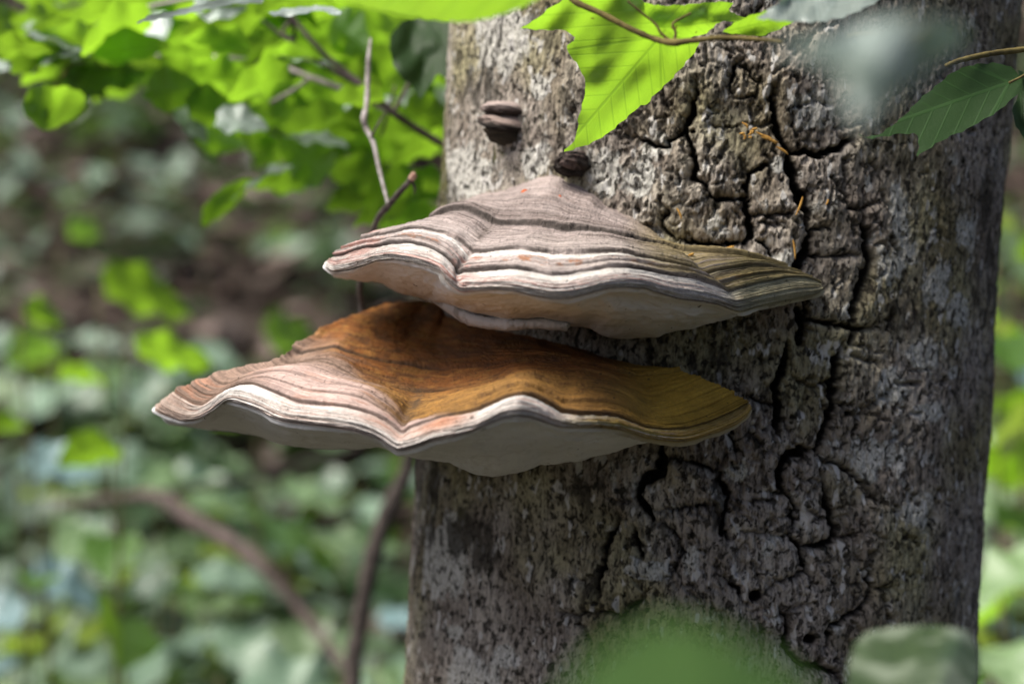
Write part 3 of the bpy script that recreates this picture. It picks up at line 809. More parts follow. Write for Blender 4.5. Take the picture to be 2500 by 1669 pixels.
def ledge(S, T, steps, seed):
    """outer edge of an older layer: a quick rise towards the trunk that fades out behind; strength wanders along the ring"""
    h = np.zeros_like(T)
    for k, (t0, rise, back, a) in enumerate(steps):
        h += a * (0.45 + 0.9 * fbm(S * 9 + 3.7 * k, 0 * S, seed + k, 2)) * smooth(t0, t0 + rise, T) * (1 - smooth(t0 + rise, t0 + back, T))
    return h
def relU(S, T): return terrace(T, [(0.25, 2.0, .0012), (3.02, 3.95, .0010)]) + ledge(S, T, [(2.02, .05, .45, .0030), (2.44, .05, .5, .0018), (3.02, .05, .7, .0024), (3.97, .05, .6, .0038), (4.28, .04, .3, .0014), (4.50, .04, .35, .0012), (3.45, .04, .3, .0008)], 700)
def relL(S, T): return terrace(T, [(0.25, 2.0, .0012), (3.0, 4.0, .0008)]) + ledge(S, T, [(2.03, .05, .45, .0024), (2.5, .05, .4, .0012), (3.0, .05, .6, .0016), (4.98, .05, .6, .0022), (4.0, .05, .5, .0012), (5.5, .05, .5, .0012), (3.45, .05, .4, .0010)], 720)
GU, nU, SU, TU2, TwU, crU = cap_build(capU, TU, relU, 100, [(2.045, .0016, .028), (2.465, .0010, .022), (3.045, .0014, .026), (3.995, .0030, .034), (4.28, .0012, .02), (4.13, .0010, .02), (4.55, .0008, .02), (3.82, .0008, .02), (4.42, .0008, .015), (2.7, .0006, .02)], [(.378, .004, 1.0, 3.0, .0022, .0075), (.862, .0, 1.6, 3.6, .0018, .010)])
GL, nL, SL, TL2, TwL, crL = cap_build(capL, TL, relL, 200, [(2.055, .0014, .026), (3.025, .0011, .026), (2.525, .0011, .022), (5.005, .0026, .032), (4.0, .0010, .03), (3.45, .0008, .02)], [(.382, .003, 1.4, 3.6, .0018, .010)], True)

def lerp(a, b, m): return a + (np.asarray(b) - a) * m[..., None]

def colour_upper():
    px, py = capU[..., 0], capU[..., 1]
    S, T = SU, TwU
    st1 = fbm(S * 6, T * 26, 301, 3, 0.6); st2 = fbm(S * 4, T * 60, 302, 2); b = fbm(S * 22, T * 5, 303, 3)
    pinkn = fbm(S * 30, T * 12, 304, 4, 0.6)
    grey = np.array([.30, .248, .230]); greyd = np.array([.195, .155, .140]); white = np.array([.77, .73, .69]); cream = np.array([.62, .55, .48])
    pale = np.array([.47, .405, .38]); pink = np.array([.46, .20, .165]); rust = np.array([.36, .155, .07]); olive = np.array([.20, .155, .055]); oliv2 = np.array([.40, .37, .19]); dk = np.array([.055, .040, .030])
    c = np.broadcast_to(grey, px.shape + (3,)).copy()
    c = lerp(c, greyd, smooth(.48, .62, st1) * 0.8)
    c = lerp(c, np.array([.35, .295, .275]), smooth(.5, .7, b) * .5)
    c = lerp(c, greyd * .8, np.exp(-((T - 4.16) / .14) ** 2) * .7)
    c = lerp(c, pale, (1 - smooth(3.1, 3.9, T)) * 0.55)
    c = lerp(c, pale, 1 - smooth(2.92, 3.02, T))                          # inside of the second ridge
    c = lerp(c, greyd, smooth(.55, .68, st1) * (1 - smooth(3.0, 3.1, T)) * .5)
    c = lerp(c, white, smooth(2.74, 2.86, T) * (1 - smooth(2.98, 3.02, T)) * 0.95)
    c = lerp(c, rust, smooth(.60, .70, pinkn) * smooth(2.35, 2.5, T) * (1 - smooth(2.8, 2.95, T)) * .8)
    lipm = 1 - smooth(1.96, 2.02, T)
    lipc = np.broadcast_to(white, c.shape).copy()
    lipc = lerp(lipc, pink, smooth(.52, .66, fbm(S * 9, T * 22, 305, 3)) * smooth(.62, 1.0, T) * (1 - smooth(1.35, 1.7, T)) * .85)
    lipc = lerp(lipc, cream, smooth(.5, .7, st1) * .5)
    lipc = lerp(lipc, np.array([.30, .24, .20]), smooth(.60, .70, st2) * (1 - smooth(1.0, 1.5, T)) * .6)
    lipc = lerp(lipc, cream * .8, (1 - smooth(.25, .5, T)) * .8)
    lipc = lerp(lipc, np.array([.10, .085, .05]), np.exp(-((T - .16) / .06) ** 2) * smooth(.35, .6, b) * .8)
    c = lerp(c, lipc, lipm)
    c = lerp(c, pink, smooth(.50, .64, pinkn) * np.exp(-((px - 1128) / 40) ** 2) * (1 - smooth(2.6, 3.2, T)) * .8)
    c = lerp(c, pink * 1.2, smooth(.42, .60, pinkn) * (1 - smooth(880, 960, px)) * smooth(.8, 1.6, T) * .6)
    # yellow-olive algae towards the right end
    om = smooth(1500, 1640, px) * smooth(2.0, 2.15, T) * smooth(.36, .56, st1 + .25 * b)
    c = lerp(c, olive * 1.35, om * .75)
    rt = smooth(1740, 1830, px)
    c = lerp(c, lerp(np.broadcast_to(olive, c.shape).copy(), oliv2, (1 - smooth(1.9, 2.2, T)) * .8 + .2 * st1), rt * .8)
    c = lerp(c, dk, smooth(.52, .68, fbm(S * 14, T * 18, 306, 3)) * np.exp(-((px - 1790) / 60) ** 2) * .8)
    c = lerp(c, dk, np.exp(-((px - 1152 - (T - 3) * 45) / 12) ** 2) * np.exp(-((T - 3.5) / .45) ** 2) * .75 * smooth(.3, .6, pinkn))
    c = lerp(c, dk * .35, np.clip(crU * 1.1, 0, 1) * (.92 - .5 * smooth(1560, 1720, px)))  # growth lines, and the shadow line below each ledge painted nearly black
    return c

def colour_lower():
    px, py = capL[..., 0], capL[..., 1]
    S, T = SL, TwL
    st1 = fbm(S * 6, T * 20, 401, 3, 0.6); st2 = fbm(S * 4, T * 55, 402, 2); b = fbm(S * 22, T * 6, 403, 4); pn = fbm(S * 30, T * 10, 404, 4, .6)
    rust = np.array([.235, .080, .016]); rustd = np.array([.085, .038, .013]); ochre = np.array([.255, .130, .030]); yellow = np.array([.47, .29, .035]); ylight = np.array([.50, .44, .20])
    tan = np.array([.30, .205, .155]); tand = np.array([.185, .125, .095]); white = np.array([.74, .70, .66]); pinkw = np.array([.58, .43, .385]); orange = np.array([.50, .215, .115]); dk = np.array([.035, .022, .012])
    c = np.broadcast_to(tan, px.shape + (3,)).copy()
    c = lerp(c, tand, smooth(.48, .64, st1) * .8)
    c = lerp(c, pinkw, (1 - smooth(2.9, 3.9, T)) * smooth(560, 700, px) * .85)
    c = lerp(c, orange * .9, smooth(.55, .70, pn) * .45 * (1 - smooth(2.6, 3.6, T)))
    # brown spore dust over the middle and the right
    dx = px - (880 - (T - 3.5) * 62) + (fbm(S * 12, T * 3, 405, 3) - .5) * 180
    dust = smooth(-70, 90, dx) * smooth(2.02, 2.6, T + .55 * smooth(1000, 1120, px) - .1)
    dc = np.broadcast_to(ochre, c.shape).copy()
    dc = lerp(dc, rust, smooth(3.4, 4.3, T) * .85)
    dc = lerp(dc, rustd, smooth(.45, .7, fbm(S * 18, T * 5, 406, 4, .6)) * smooth(3.5, 4.5, T) * .7)
    dc = lerp(dc, rustd, smooth(.55, .7, st1) * .35)
    dc = lerp(dc, rustd, smooth(.56, .68, fbm(S * 60, T * 14, 408, 4, .65)) * .6)
    dc = lerp(dc, ochre * 1.35, smooth(.54, .70, fbm(S * 34, T * 9, 409, 4, .6)) * .45)
    dc = lerp(dc, yellow, smooth(1450, 1650, px) * .9)
    c = lerp(c, dc, dust)
    # rim
    lipm = 1 - smooth(1.96, 2.03, T)
    lc = np.broadcast_to(white, c.shape).copy()
    lc = lerp(lc, np.array([.58, .36, .29]), smooth(.50, .68, fbm(S * 8, T * 18, 407, 3)) * .65)
    lc = lerp(lc, np.array([.25, .19, .16]), smooth(.58, .68, st2) * smooth(0, .2, T) * (1 - smooth(1.2, 1.7, T)) * .8)
    lc = lerp(lc, orange * 1.1, np.exp(-((px - 1080) / 70) ** 2) * smooth(.8, 1.5, T) * .85)
    lc = lerp(lc, orange, np.exp(-((px - 930) / 60) ** 2) * smooth(1.0, 1.7, T) * .5)
    lc = lerp(lc, tan * 1.3, (1 - smooth(430, 540, px)) * .75)
    lc = lerp(lc, yellow * 1.0, smooth(1330, 1480, px) * (.35 + .65 * smooth(.35, .6, st1)))
    lc = lerp(lc, ylight, smooth(1330, 1480, px) * smooth(.5, .65, st2) * .7)
    lc = lerp(lc, yellow, smooth(1600, 1720, px) * .7)
    lc = lerp(lc, dk, smooth(.56, .7, pn) * np.exp(-((px - 1420) / 60) ** 2) * .8)
    lc = lerp(lc, np.array([.12, .10, .07]), np.exp(-((T - .15) / .06) ** 2) * smooth(.35, .6, b) * .8)
    patch = np.exp(-(((px - 612) / 62) ** 4)) * smooth(1.25, 1.45, T) * (1 - smooth(1.95, 2.05, T))
    c = lerp(c, lc, lipm)
    c = lerp(c, np.array([.87, .86, .84]), patch)
    c = lerp(c, dk * 1.6, np.exp(-((px - 1003 - (T - 2.9) * 22) / 13) ** 2) * smooth(2.1, 2.7, T) * (1 - smooth(3.9, 4.4, T)) * .8 * smooth(.3, .55, b))
    c = lerp(c, dk, np.exp(-((T - 4.02) / .06) ** 2) * np.exp(-((px - 1040) / 90) ** 2) * .7)
    c = lerp(c, dk * .6, np.clip(crL * 1.05, 0, 1) * .88)  # growth lines and creases, with shade under the ledges painted dark
    return c

def cap_object(G, col, S, T, parent, dusty=False):
    amt = 1 - (.65 * smooth(.36, .46, S) * smooth(2.2, 2.7, T) if dusty else 0 * S)
    f = grid_faces(G.shape[0], G.shape[1])
    p = G.reshape(-1, 3)
    a, b_, c_ = p[f[0, 0]], p[f[0, 1]], p[f[0, 2]]
    st = np.stack([S * 1.0, T * 0.2, 0 * S], -1).reshape(-1, 3)
    return add_obj('cap', new_mesh('cap', p, f[:, ::-1], True, {'st': st, 'ringamt': amt.reshape(-1)}, col.reshape(-1, 3)), M_CAP, parent)

yb = float(trunk_depth(1450, 700)); fu = thing('bracket_fungus', V(1450, 620, yb), 'grey and white ringed shelf fungus, the upper of the two big ones on the trunk', 'fungus')
fl = thing('bracket_fungus', V(1300, 960, float(trunk_depth(1300, 960))), 'rusty orange-brown shelf fungus with white wavy rim, below the grey one', 'fungus')
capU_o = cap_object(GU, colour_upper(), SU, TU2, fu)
capL_o = cap_object(GL, colour_lower(), SL, TL2, fl, True)

# undersides
def pore_object(rim, mid, outl, att, parent, seed, lift, algx, algae, mat=M_PORE):
    inner = rim * 0.93 + outl * 0.07; inner[:, 2] = rim[:, 2] + 0.006; inner[:, 1] = rim[:, 1] + lift
    g, T = loft([rim, inner, mid, outl, att], [6, 36, 36, 26])
    G = P(g[..., 0], g[..., 1], g[..., 2])
    n = grid_normals(G)
    if n[..., 2].mean() > 0: n = -n
    S2, T2 = np.meshgrid(sI, T)
    h = 0.004 * (fbm(S2 * 14, T2 * 1.6, seed, 4) - .5) + .0016 * (fbm(S2 * 60, T2 * 6, seed + 1, 3) - .5)
    h += .002 * np.exp(-((T2 - 0.55) / .2) ** 2)
    G = G + n * (h * smooth(0.05, 0.6, T2))[..., None]
    edge = np.exp(-((T2 - 0.05) / .5) ** 2) + 1.3 * np.exp(-((T2 - 3.0) / .25) ** 2) * 0.6
    tn = np.ones(G.shape)
    tn = lerp(tn, np.array(algae), smooth(algx - 120, algx + 120, g[..., 0]) * np.exp(-(T2 / .9) ** 2))
    return add_obj('pore_surface', new_mesh('pore_surface', G.reshape(-1, 3), grid_faces(*G.shape[:2]), True, {'edge': edge.reshape(-1)}, tn.reshape(-1, 3)), mat, parent)

uo = [z5((200,905),(400,940),(560,965),(650,990),(720,1030),(860,1070),(975,1102)), z5((1150,1155),(1400,1225),(1600,1275),(1750,1265),(1900,1255),(2100,1300)) + z6((150,1318),(300,1325),(380,1380),(500,1405),(700,1412),(850,1400),(950,1365),(1100,1350),(1200,1322),(1350,1290)),
      z6((1500,1222),(1650,1178),(1800,1148),(1950,1112),(2100,1080),(2190,1020))]
OutU = curve(uo, 0.60, yrU, (1092, 655, .20), 4, SV)
AttU = curve([[(1075, 648, .19), (1095, 690, .16)], [(1110, 730, .12), (1250, 755), (1400, 768), (1600, 770), (1720, 742)], [(1800, 735), (1900, 725), (1995, 706)]], 1.0, yrU, (1100, 650, .21), 2, SV, extra=.012)
MidU = (RbU + OutU) * 0.5; MidU[:, 2] = RbU[:, 2] * 0.68 + OutU[:, 2] * 0.32
pore_object(RbU, MidU, OutU, AttU, fu, 501, 2.0, 1800, (.55, .50, .28))
lo = [z7((110,925),(180,990),(270,1000),(380,1015),(500,1025),(700,1045),(850,1070),(950,1110),(1100,1135),(1250,1150),(1400,1155),(1480,1170),(1550,1165),(1680,1142),(1740,1160)),
      z7((1830,1192),(1900,1205),(1980,1222)) + z8((50,1235),(130,1252),(200,1290),(300,1330),(400,1355),(480,1357),(560,1340),(680,1320),(750,1290),(775,1265),(850,1270),(930,1260),(980,1245),(1050,1245),(1100,1230),(1200,1195),(1280,1195),(1400,1150),(1500,1108)),
      z8((1700,1103),(1800,1112),(1900,1095),(2000,1060),(2100,1030),(2200,985),(2290,890))]
OutL = curve(lo, 0.55, yrL, (1052, 1000, .20), 2, SV)
AttL = curve([[(1010, 1020, .19), (1040, 1060, .16)], [(1060, 1080, .13), (1180, 1120), (1300, 1125), (1450, 1090), (1540, 1060)], [(1640, 1050), (1740, 1030), (1825, 1000)]], 1.0, yrL, (1060, 990, .21), 2, SV, extra=.012)
MidL = (RbL + OutL) * 0.5; MidL[:, 2] = RbL[:, 2] * 0.68 + OutL[:, 2] * 0.32
pore_object(RbL, MidL, OutL, AttL, fl, 601, 3.0, 1480, (.50, .38, .12))

# older pore layer hanging below the upper fungus: a thick pale ridge
def ridge(pts, widths, depth, parent, name, seed):
    a = np.array(pts); n = 160
    d = np.concatenate([[0], np.cumsum(np.hypot(*np.diff(a, axis=0).T))]); u = np.linspace(0, d[-1], n)
    cx = gsmooth(np.interp(u, d, a[:, 0]), 2.5); cy = gsmooth(np.interp(u, d, a[:, 1]), 2.5); w = gsmooth(np.interp(u, d, widths), 2)
    w = w * (1 + .4 * (fbm(u / 26, 0 * u, seed, 3) - .5))
    ring = 28; th = np.linspace(0, 2 * math.pi, ring, endpoint=False)
    y0 = np.interp(cx, yrU[0], yrU[1]); y1 = trunk_depth(cx, cy)
    yc = y0 + (y1 - y0) * depth
    G = np.zeros((n, ring, 3))
    for k, t in enumerate(th):
        nz_ = 1 + .2 * (fbm(u / 9, 0 * u + k * .7, seed + 1, 2) - .5)
        q = P(cx, cy - math.sin(t) * w * nz_, yc)
        q[:, 1] += -math.cos(t) * w * KP * CAMD * 2.0 * nz_
        G[:, k] = q
    ii = np.arange(n - 1)[:, None]; kk = np.arange(ring)[None, :]; k2 = (kk + 1) % ring
    f = np.stack([ii * ring + kk, ii * ring + k2, (ii + 1) * ring + k2, (ii + 1) * ring + kk], -1).reshape(-1, 4)
    e = np.repeat(np.full(n, .9)[:, None], ring, 1)
    return add_obj(name, new_mesh(name, G.reshape(-1, 3), f, True, {'edge': e.reshape(-1)}, np.ones((n * ring, 3)) * .85), M_PORE, parent)
ridge(z5((985,1095),(1060,1120),(1160,1175),(1250,1225),(1330,1265),(1450,1290),(1600,1305),(1750,1300),(1900,1295),(2000,1305),(2090,1318),(2135,1312)) + z6((75,1325),(140,1308)), [3, 10, 15, 17, 18, 17, 16, 15, 14, 15, 15, 13, 13, 6], .50, fu, 'old_pore_layer', 71)
ridge(z6((385,1350),(440,1370),(520,1380),(650,1385),(800,1380),(900,1365),(960,1350),(1080,1338)), [6, 12, 11, 9, 8, 8, 6, 2], .62, fu, 'old_pore_layer', 72)

# ------------------------------------------------------------------ small fungi on the bark
def lobe(name, px, py, wx, wz, out, parent, mat, seed, droop=0.0, flat=0.5, tilt=0.0, lumps=0.25, col=None):
    """a knob of fungus: half-round body set into the bark at (px, py), wx / wz half sizes in photo pixels"""
    y = float(trunk_depth(px, py)); d = y + CAMD
    ax, ay, _ = trunk_axis(H - (py - 834.5) * KP * d)
    c = V(px, py, y); nrm = Vector((c.x - float(ax), c.y - float(ay), 0)).normalized(); side = Vector((-nrm.y, nrm.x, 0))
    if side.x < 0: side = -side
    nu, nv = 64, 40
    u = np.linspace(0, 2 * math.pi, nu, endpoint=False)[:, None]; v = np.linspace(0, math.pi, nv)[None, :]
    sx = np.cos(u) * np.sin(v); so = np.sin(u) * np.sin(v); sz = np.cos(v) + 0 * u
    nn = 1 + lumps * (fbm(sx * 1.7 + 3 + so, sz * 1.9 + 5 - so, seed, 4) - .5)
    sz2 = np.sign(sz) * np.abs(sz) ** flat
    a = sx * wx * KP * d * nn; b = so * out * nn; h = (sz2 * nn + droop * sx * sx) * wz * KP * d
    h = h + tilt * a
    X = np.array(c)[None, None] + a[..., None] * np.array(side) + b[..., None] * np.array(nrm) + h[..., None] * np.array((0, 0, 1.0))
    i = np.arange(nu)[:, None]; j = np.arange(nv - 1)[None, :]; i2 = (i + 1) % nu
    f = np.stack([i * nv + j, i2 * nv + j, i2 * nv + j + 1, i * nv + j + 1], -1).reshape(-1, 4)
    tint = np.zeros((nu, nv, 3)); lo_, hi_ = col
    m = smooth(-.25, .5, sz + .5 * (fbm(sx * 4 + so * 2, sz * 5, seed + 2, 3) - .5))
    tint[:] = np.array(lo_) + (np.array(hi_) - np.array(lo_)) * m[..., None]  # light from above painted into the tint: pale top, dark underside
    st = np.stack([u / 6.28 + 0 * v, v * .07 + 0 * u, 0 * u * v], -1)
    return add_obj(name, new_mesh(name, X.reshape(-1, 3), f[:, ::-1], True, {'st': st.reshape(-1, 3), 'ringamt': np.full(nu * nv, .6)}, tint.reshape(-1, 3)), mat, parent)
M_KNOB = mat_simple('knob_dark', (.008, .006, .005), (.035, .027, .023), 160, bump=1.0, bdist=.004)
M_KNOB2 = mat_simple('knob_crust', (.02, .015, .013), (.12, .085, .075), 120, bump=1.0, bdist=.003)
sf = thing('small_bracket_fungus', V(1228, 310, float(trunk_depth(1228, 310))), 'small brown stacked hoof fungus on the pale bark above the big ones', 'fungus')
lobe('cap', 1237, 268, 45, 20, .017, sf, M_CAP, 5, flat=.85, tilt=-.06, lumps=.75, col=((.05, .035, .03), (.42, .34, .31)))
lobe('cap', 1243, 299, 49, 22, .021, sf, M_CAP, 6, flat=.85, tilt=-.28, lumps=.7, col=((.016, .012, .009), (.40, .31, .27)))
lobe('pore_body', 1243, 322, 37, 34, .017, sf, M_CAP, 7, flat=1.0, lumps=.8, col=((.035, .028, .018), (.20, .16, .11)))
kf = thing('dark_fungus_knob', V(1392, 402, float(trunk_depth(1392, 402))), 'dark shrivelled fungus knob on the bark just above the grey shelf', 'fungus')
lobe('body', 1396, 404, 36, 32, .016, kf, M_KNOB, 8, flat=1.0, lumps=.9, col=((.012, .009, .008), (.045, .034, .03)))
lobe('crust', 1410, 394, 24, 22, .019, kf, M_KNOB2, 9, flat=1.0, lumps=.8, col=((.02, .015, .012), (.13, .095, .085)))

# ------------------------------------------------------------------ leaves: shapes
def leaf_outline(kind, n=96):
    """closed outline of a flat leaf, stalk end at (0, 0), tip at (1, 0)"""
    t = np.linspace(0, 1, n // 2)
    if kind == 'ovate':
        w = 0.36 * np.sin(math.pi * t ** 0.78) ** 0.85 * (1 - 0.25 * t) + 0.012 * np.abs(np.sin(t * 46)) * (t > .06) * (t < .97)
        x = t
    elif kind == 'broad':
        w = 0.47 * np.sin(math.pi * np.clip(t, 0, 1) ** 0.66) ** 0.72 * (1 - 0.12 * t) + 0.012 * np.abs(np.sin(t * 40)) * (t > .05) * (t < .97)
        x = t - 0.07 * np.exp(-(t / .08) ** 2) * (t > 0.01)
    else:                       # three-lobed
        k = np.array([(0, 0), (-.05, .10), (-.04, .20), (.05, .30), (.18, .38), (.34, .44), (.50, .46), (.47, .38), (.48, .29), (.56, .27), (.68, .23), (.80, .15), (.90, .07), (1, 0)])
        d = np.concatenate([[0], np.cumsum(np.hypot(*np.diff(k, axis=0).T))]); d /= d[-1]
        x = np.interp(t, d, k[:, 0]); w = np.interp(t, d, k[:, 1]) + 0.008 * np.abs(np.sin(t * 50)) * (t > .05) * (t < .97)
    up = np.stack([x, w], -1); dn = np.stack([x, -w], -1)[::-1][1:-1]
    return np.vstack([up, dn])

def fill_rings(out, c, nr):
    """vertices on rings from the outline to the centre, and quads between them"""
    n = len(out)
    fr = 1 - (np.arange(nr) / (nr - 1)) ** 1.0 * 0.985
    pts = c[None, None] + fr[:, None, None] * (out[None] - c[None, None])
    i = np.arange(nr - 1)[:, None]; k = np.arange(n)[None, :]; k2 = (k + 1) % n
    f = np.stack([i * n + k, i * n + k2, (i + 1) * n + k2, (i + 1) * n + k], -1).reshape(-1, 4)
    return pts.reshape(-1, 2), f

LEAFS = {}
def leaf_mesh(kind, variant, mat, n=56, nr=7):
    key = (kind, variant, mat.name)
    if key in LEAFS: return LEAFS[key]
    r = np.random.default_rng(sum(ord(ch) for ch in kind) * 7 + variant)
    o = leaf_outline(kind, n)
    o[:, 1] *= r.uniform(.85, 1.1)
    p, f = fill_rings(o, np.array([0.42, 0.0]), nr)
    p[:, 1] += 0.10 * r.normal() * p[:, 0] ** 2
    u, v = p[:, 0], p[:, 1]
    z = r.uniform(.12, .38) * np.abs(v) - r.uniform(.05, .28) * u * u + .035 * np.sin(u * 15 + r.uniform(0, 6)) * np.abs(v) * 4 + .03 * (fbm(u * 5 + variant, v * 5 + 9, variant, 2) - .5)
    me = new_mesh('leaf', np.stack([u, v, z], -1), f, True, {'luv': np.stack([u, v, 0 * u + (kind == 'lobed')], -1)})
    me.materials.append(mat)
    LEAFS[key] = me
    return me

def leaf_matrix(base, d, n, size):
    d = Vector(d).normalized(); n = Vector(n); n = (n - d * n.dot(d)).normalized(); s = n.cross(d)
    return Matrix(((d.x * size, s.x * size, n.x * size, base[0]), (d.y * size, s.y * size, n.y * size, base[1]), (d.z * size, s.z * size, n.z * size, base[2]), (0, 0, 0, 1)))

def put_leaf(parent, kind, variant, mat, base, d, n, size):
    o = bpy.data.objects.new('leaf', leaf_mesh(kind, variant, mat))
    COL.objects.link(o); o.parent = parent
    o.matrix_local = Matrix.Translation(-parent.location) @ leaf_matrix(base, d, n, size)
    return o

def stalk(leaf, root, p0, p1, r=.0008, mat=None, sag=.0):
    mid_ = (p0 + p1) / 2 + Vector((0, 0, sag))
    o = bpy.data.objects.new('leaf_stalk', tube_mesh('leaf_stalk', [p0, mid_, p1], [r * 1.4, r * 1.1, r], 4))
    o.data.materials.append(mat or M_STEM)
    COL.objects.link(o); o.parent = leaf
    o.matrix_parent_inverse = (Matrix.Translation(root.location) @ leaf.matrix_local).inverted()
    return o

def traced_leaf(parent, pts, c, base, tip, y0, sx, sy, mat, fold=0.0, curl=0.0, lobed=True, wave=.022, nr=14, teeth=2.2):
    """a leaf whose outline was read off the photograph: a tilted, folded sheet at its own depth"""
    a = np.array(pts, float); n = len(a)
    q = []          # points every few pixels round the outline
    for i in range(n):
        p0, p1 = a[i], a[(i + 1) % n]
        m = max(1, int(np.hypot(*(p1 - p0)) / 9))
        for k in range(m): q.append(p0 + (p1 - p0) * k / m)
    q = np.array(q)
    q = np.stack([np.convolve(np.r_[q[-1:, j], q[:, j], q[:1, j]], [.22, .56, .22], 'valid') for j in (0, 1)], -1)
    tn = np.roll(q, -1, 0) - np.roll(q, 1, 0); tn /= np.linalg.norm(tn, axis=1, keepdims=True) + 1e-9
    sgn = np.sign(np.sum((q - np.array(c)) * np.stack([tn[:, 1], -tn[:, 0]], -1), 1).mean())
    saw = np.resize([1.0, .2, -.5, -1.0], len(q)) * np.random.default_rng(len(q)).uniform(.3, 1.2, len(q))
    q = q + sgn * np.stack([tn[:, 1], -tn[:, 0]], -1) * (teeth * saw)[:, None]
    g = 11.0
    xs, ys = np.meshgrid(np.arange(q[:, 0].min() + 4, q[:, 0].max(), g), np.arange(q[:, 1].min() + 4, q[:, 1].max(), g))
    gp = np.stack([xs.ravel(), ys.ravel()], -1) + np.random.default_rng(3).uniform(-2, 2, (xs.size, 2))
    x0, y0_ = q[:, 0], q[:, 1]; x1, y1 = np.roll(x0, -1), np.roll(y0_, -1)
    cross = ((y0_[None] > gp[:, 1:]) != (y1[None] > gp[:, 1:])) & (gp[:, :1] < (x1 - x0)[None] * (gp[:, 1:] - y0_[None]) / ((y1 - y0_)[None] + 1e-12) + x0[None])
    dmin = np.min(np.hypot(gp[:, :1] - x0[None], gp[:, 1:] - y0_[None]), 1)
    gp = gp[(cross.sum(1) % 2 == 1) & (dmin > 6)]
    allp = [Vector(v) for v in np.vstack([q, gp])]
    vo, _, fo, *_r = delaunay_2d_cdt(allp, [(k, (k + 1) % len(q)) for k in range(len(q))], [], 1, 1e-4)
    p = np.array([tuple(v) for v in vo]); f = np.array([tuple(t_) for t_ in fo if len(t_) == 3])
    ax = np.array(tip, float) - np.array(base, float); L = np.hypot(*ax); ax /= L
    u = ((p - np.array(base)) @ ax) / L; v = ((p - np.array(base)) @ np.array([-ax[1], ax[0]])) / L
    y = y0 + sx * (p[:, 0] - c[0]) / 100 + sy * (p[:, 1] - c[1]) / 100 + fold * np.abs(v) + curl * u * u + wave * (fbm(u * 3 + 3, v * 5 + 8, int(c[0]), 2) - .5)
    me = new_mesh('leaf', P(p[:, 0], p[:, 1], y), f, True, {'luv': np.stack([u, v, 0 * u + lobed], -1)})
    return add_obj('leaf', me, mat, parent)

def twig(parent, pts, radii, mat, name='twig', sides=8, wob=.25):
    me = tube_mesh(name, [V(*p) for p in pts], radii, sides, wob, int(abs(pts[0][0])))
    return add_obj(name, me, mat, parent)

# ------------------------------------------------------------------ the maple branch hanging in front of the trunk
def z9(*p): return [(1240 + x / 3.3557, y / 3.3557) for x, y in p]
def z10(*p): return [(1900 + x / 3.915, y / 3.915) for x, y in p]
mb = thing('maple_branch', V(1390, -20, -.16), 'thin maple branch with bright backlit lobed leaves hanging in front of the trunk', 'branch')
tw_pts = z9((480,-60),(560,20),(760,110),(1000,235),(1200,320),(1350,350),(1500,335),(1750,310),(2000,320),(2250,345))
twig(mb, [(x, y, -.175 - .006 * i) for i, (x, y) in enumerate(tw_pts)], [.0016, .0019, .0018, .0017, .0017, .0021, .0016, .0015, .0013, .0011], M_TWIG_GREEN)
twig(mb, [(x, y, -.20) for x, y in z9((1350,345),(1260,280),(1210,200),(1100,110),(980,10))], [.0010, .0008, .0007, .0007, .0006], M_TWIG_GREEN, 'leaf_stalk')
twig(mb, [(x, y, -.20) for x, y in z9((1360,345),(1375,270),(1350,200),(1420,150),(1500,110))], [.0010, .0008, .0007, .0007, .0006], M_TWIG_GREEN, 'leaf_stalk')
big = z9((95,235),(230,160),(320,80),(420,20),(560,-60),(820,-100),(1060,-40),(1180,80),(1330,230),(1580,345),(1530,430),(1440,540),(1330,660),(1180,800),(1120,880),(1090,850),(1040,910),(920,1010),(800,1110),(690,1170),(560,1215),(440,1255),(520,1180),(560,1120),(580,950),(625,800),(640,700),(610,600),(540,490),(465,400),(560,310),(520,270),(470,245),(330,250))
traced_leaf(mb, big, z9((900,420))[0], z9((1250,300))[0], z9((440,1255))[0], -.140, .004, .022, M_LEAF, fold=.012)
traced_leaf(mb, z9((1110,20),(1260,50),(1450,40),(1700,15),(1860,20),(1800,80),(1880,130),(1990,150),(1860,175),(1700,185),(1690,240),(1560,300),(1400,310),(1300,250),(1200,200),(1130,120)), z9((1480,160))[0], z9((1250,230))[0], z9((1990,150))[0], -.165, .010, .030, M_LEAF, fold=.03)
traced_leaf(mb, z9((1750,265),(1850,190),(1950,140),(2100,90),(2280,60),(2400,120),(2330,190),(2230,240),(2080,300),(1900,285)), z9((2080,180))[0], z9((1700,280))[0], z9((2400,120))[0], -.180, .012, .034, M_LEAF, fold=.03)
# pale leaf seen from above, sky sheen put into its colour
traced_leaf(mb, [(1845, 46), (1890, 15), (1950, -30), (2060, -60), (2170, -40), (2150, 0), (2100, 25), (2050, 45), (2000, 54), (1930, 54)], (2000, 10), (2000, 56), (2080, -60), -.23, .0, -.050, M_LEAF_SKYSHEEN, fold=-.02)
# a leaf close to the lens, far out of focus
traced_leaf(mb, z10((-60,440),(150,400),(420,340),(700,250),(900,190),(1150,140),(1400,140),(1650,190),(1800,280),(1820,420),(1650,520),(1450,640),(1400,760),(1250,880),(1080,980),(1000,1060),(880,1130),(800,1200),(700,1130),(640,1000),(600,850),(560,700),(420,620),(330,560),(200,540)), z10((1050,560))[0], z10((1350,200))[0], z10((800,1200))[0], -.90, .018, -.012, M_LEAF_GREY, fold=.05)
twig(mb, [(2105, 103, -.225), (2070, 85, -.35), (2120, 70, -.55), (2200, 62, -.80), (2250, 60, -.90)], [.0011, .001, .001, .001, .001], M_TWIG_GREEN, 'leaf_stalk')
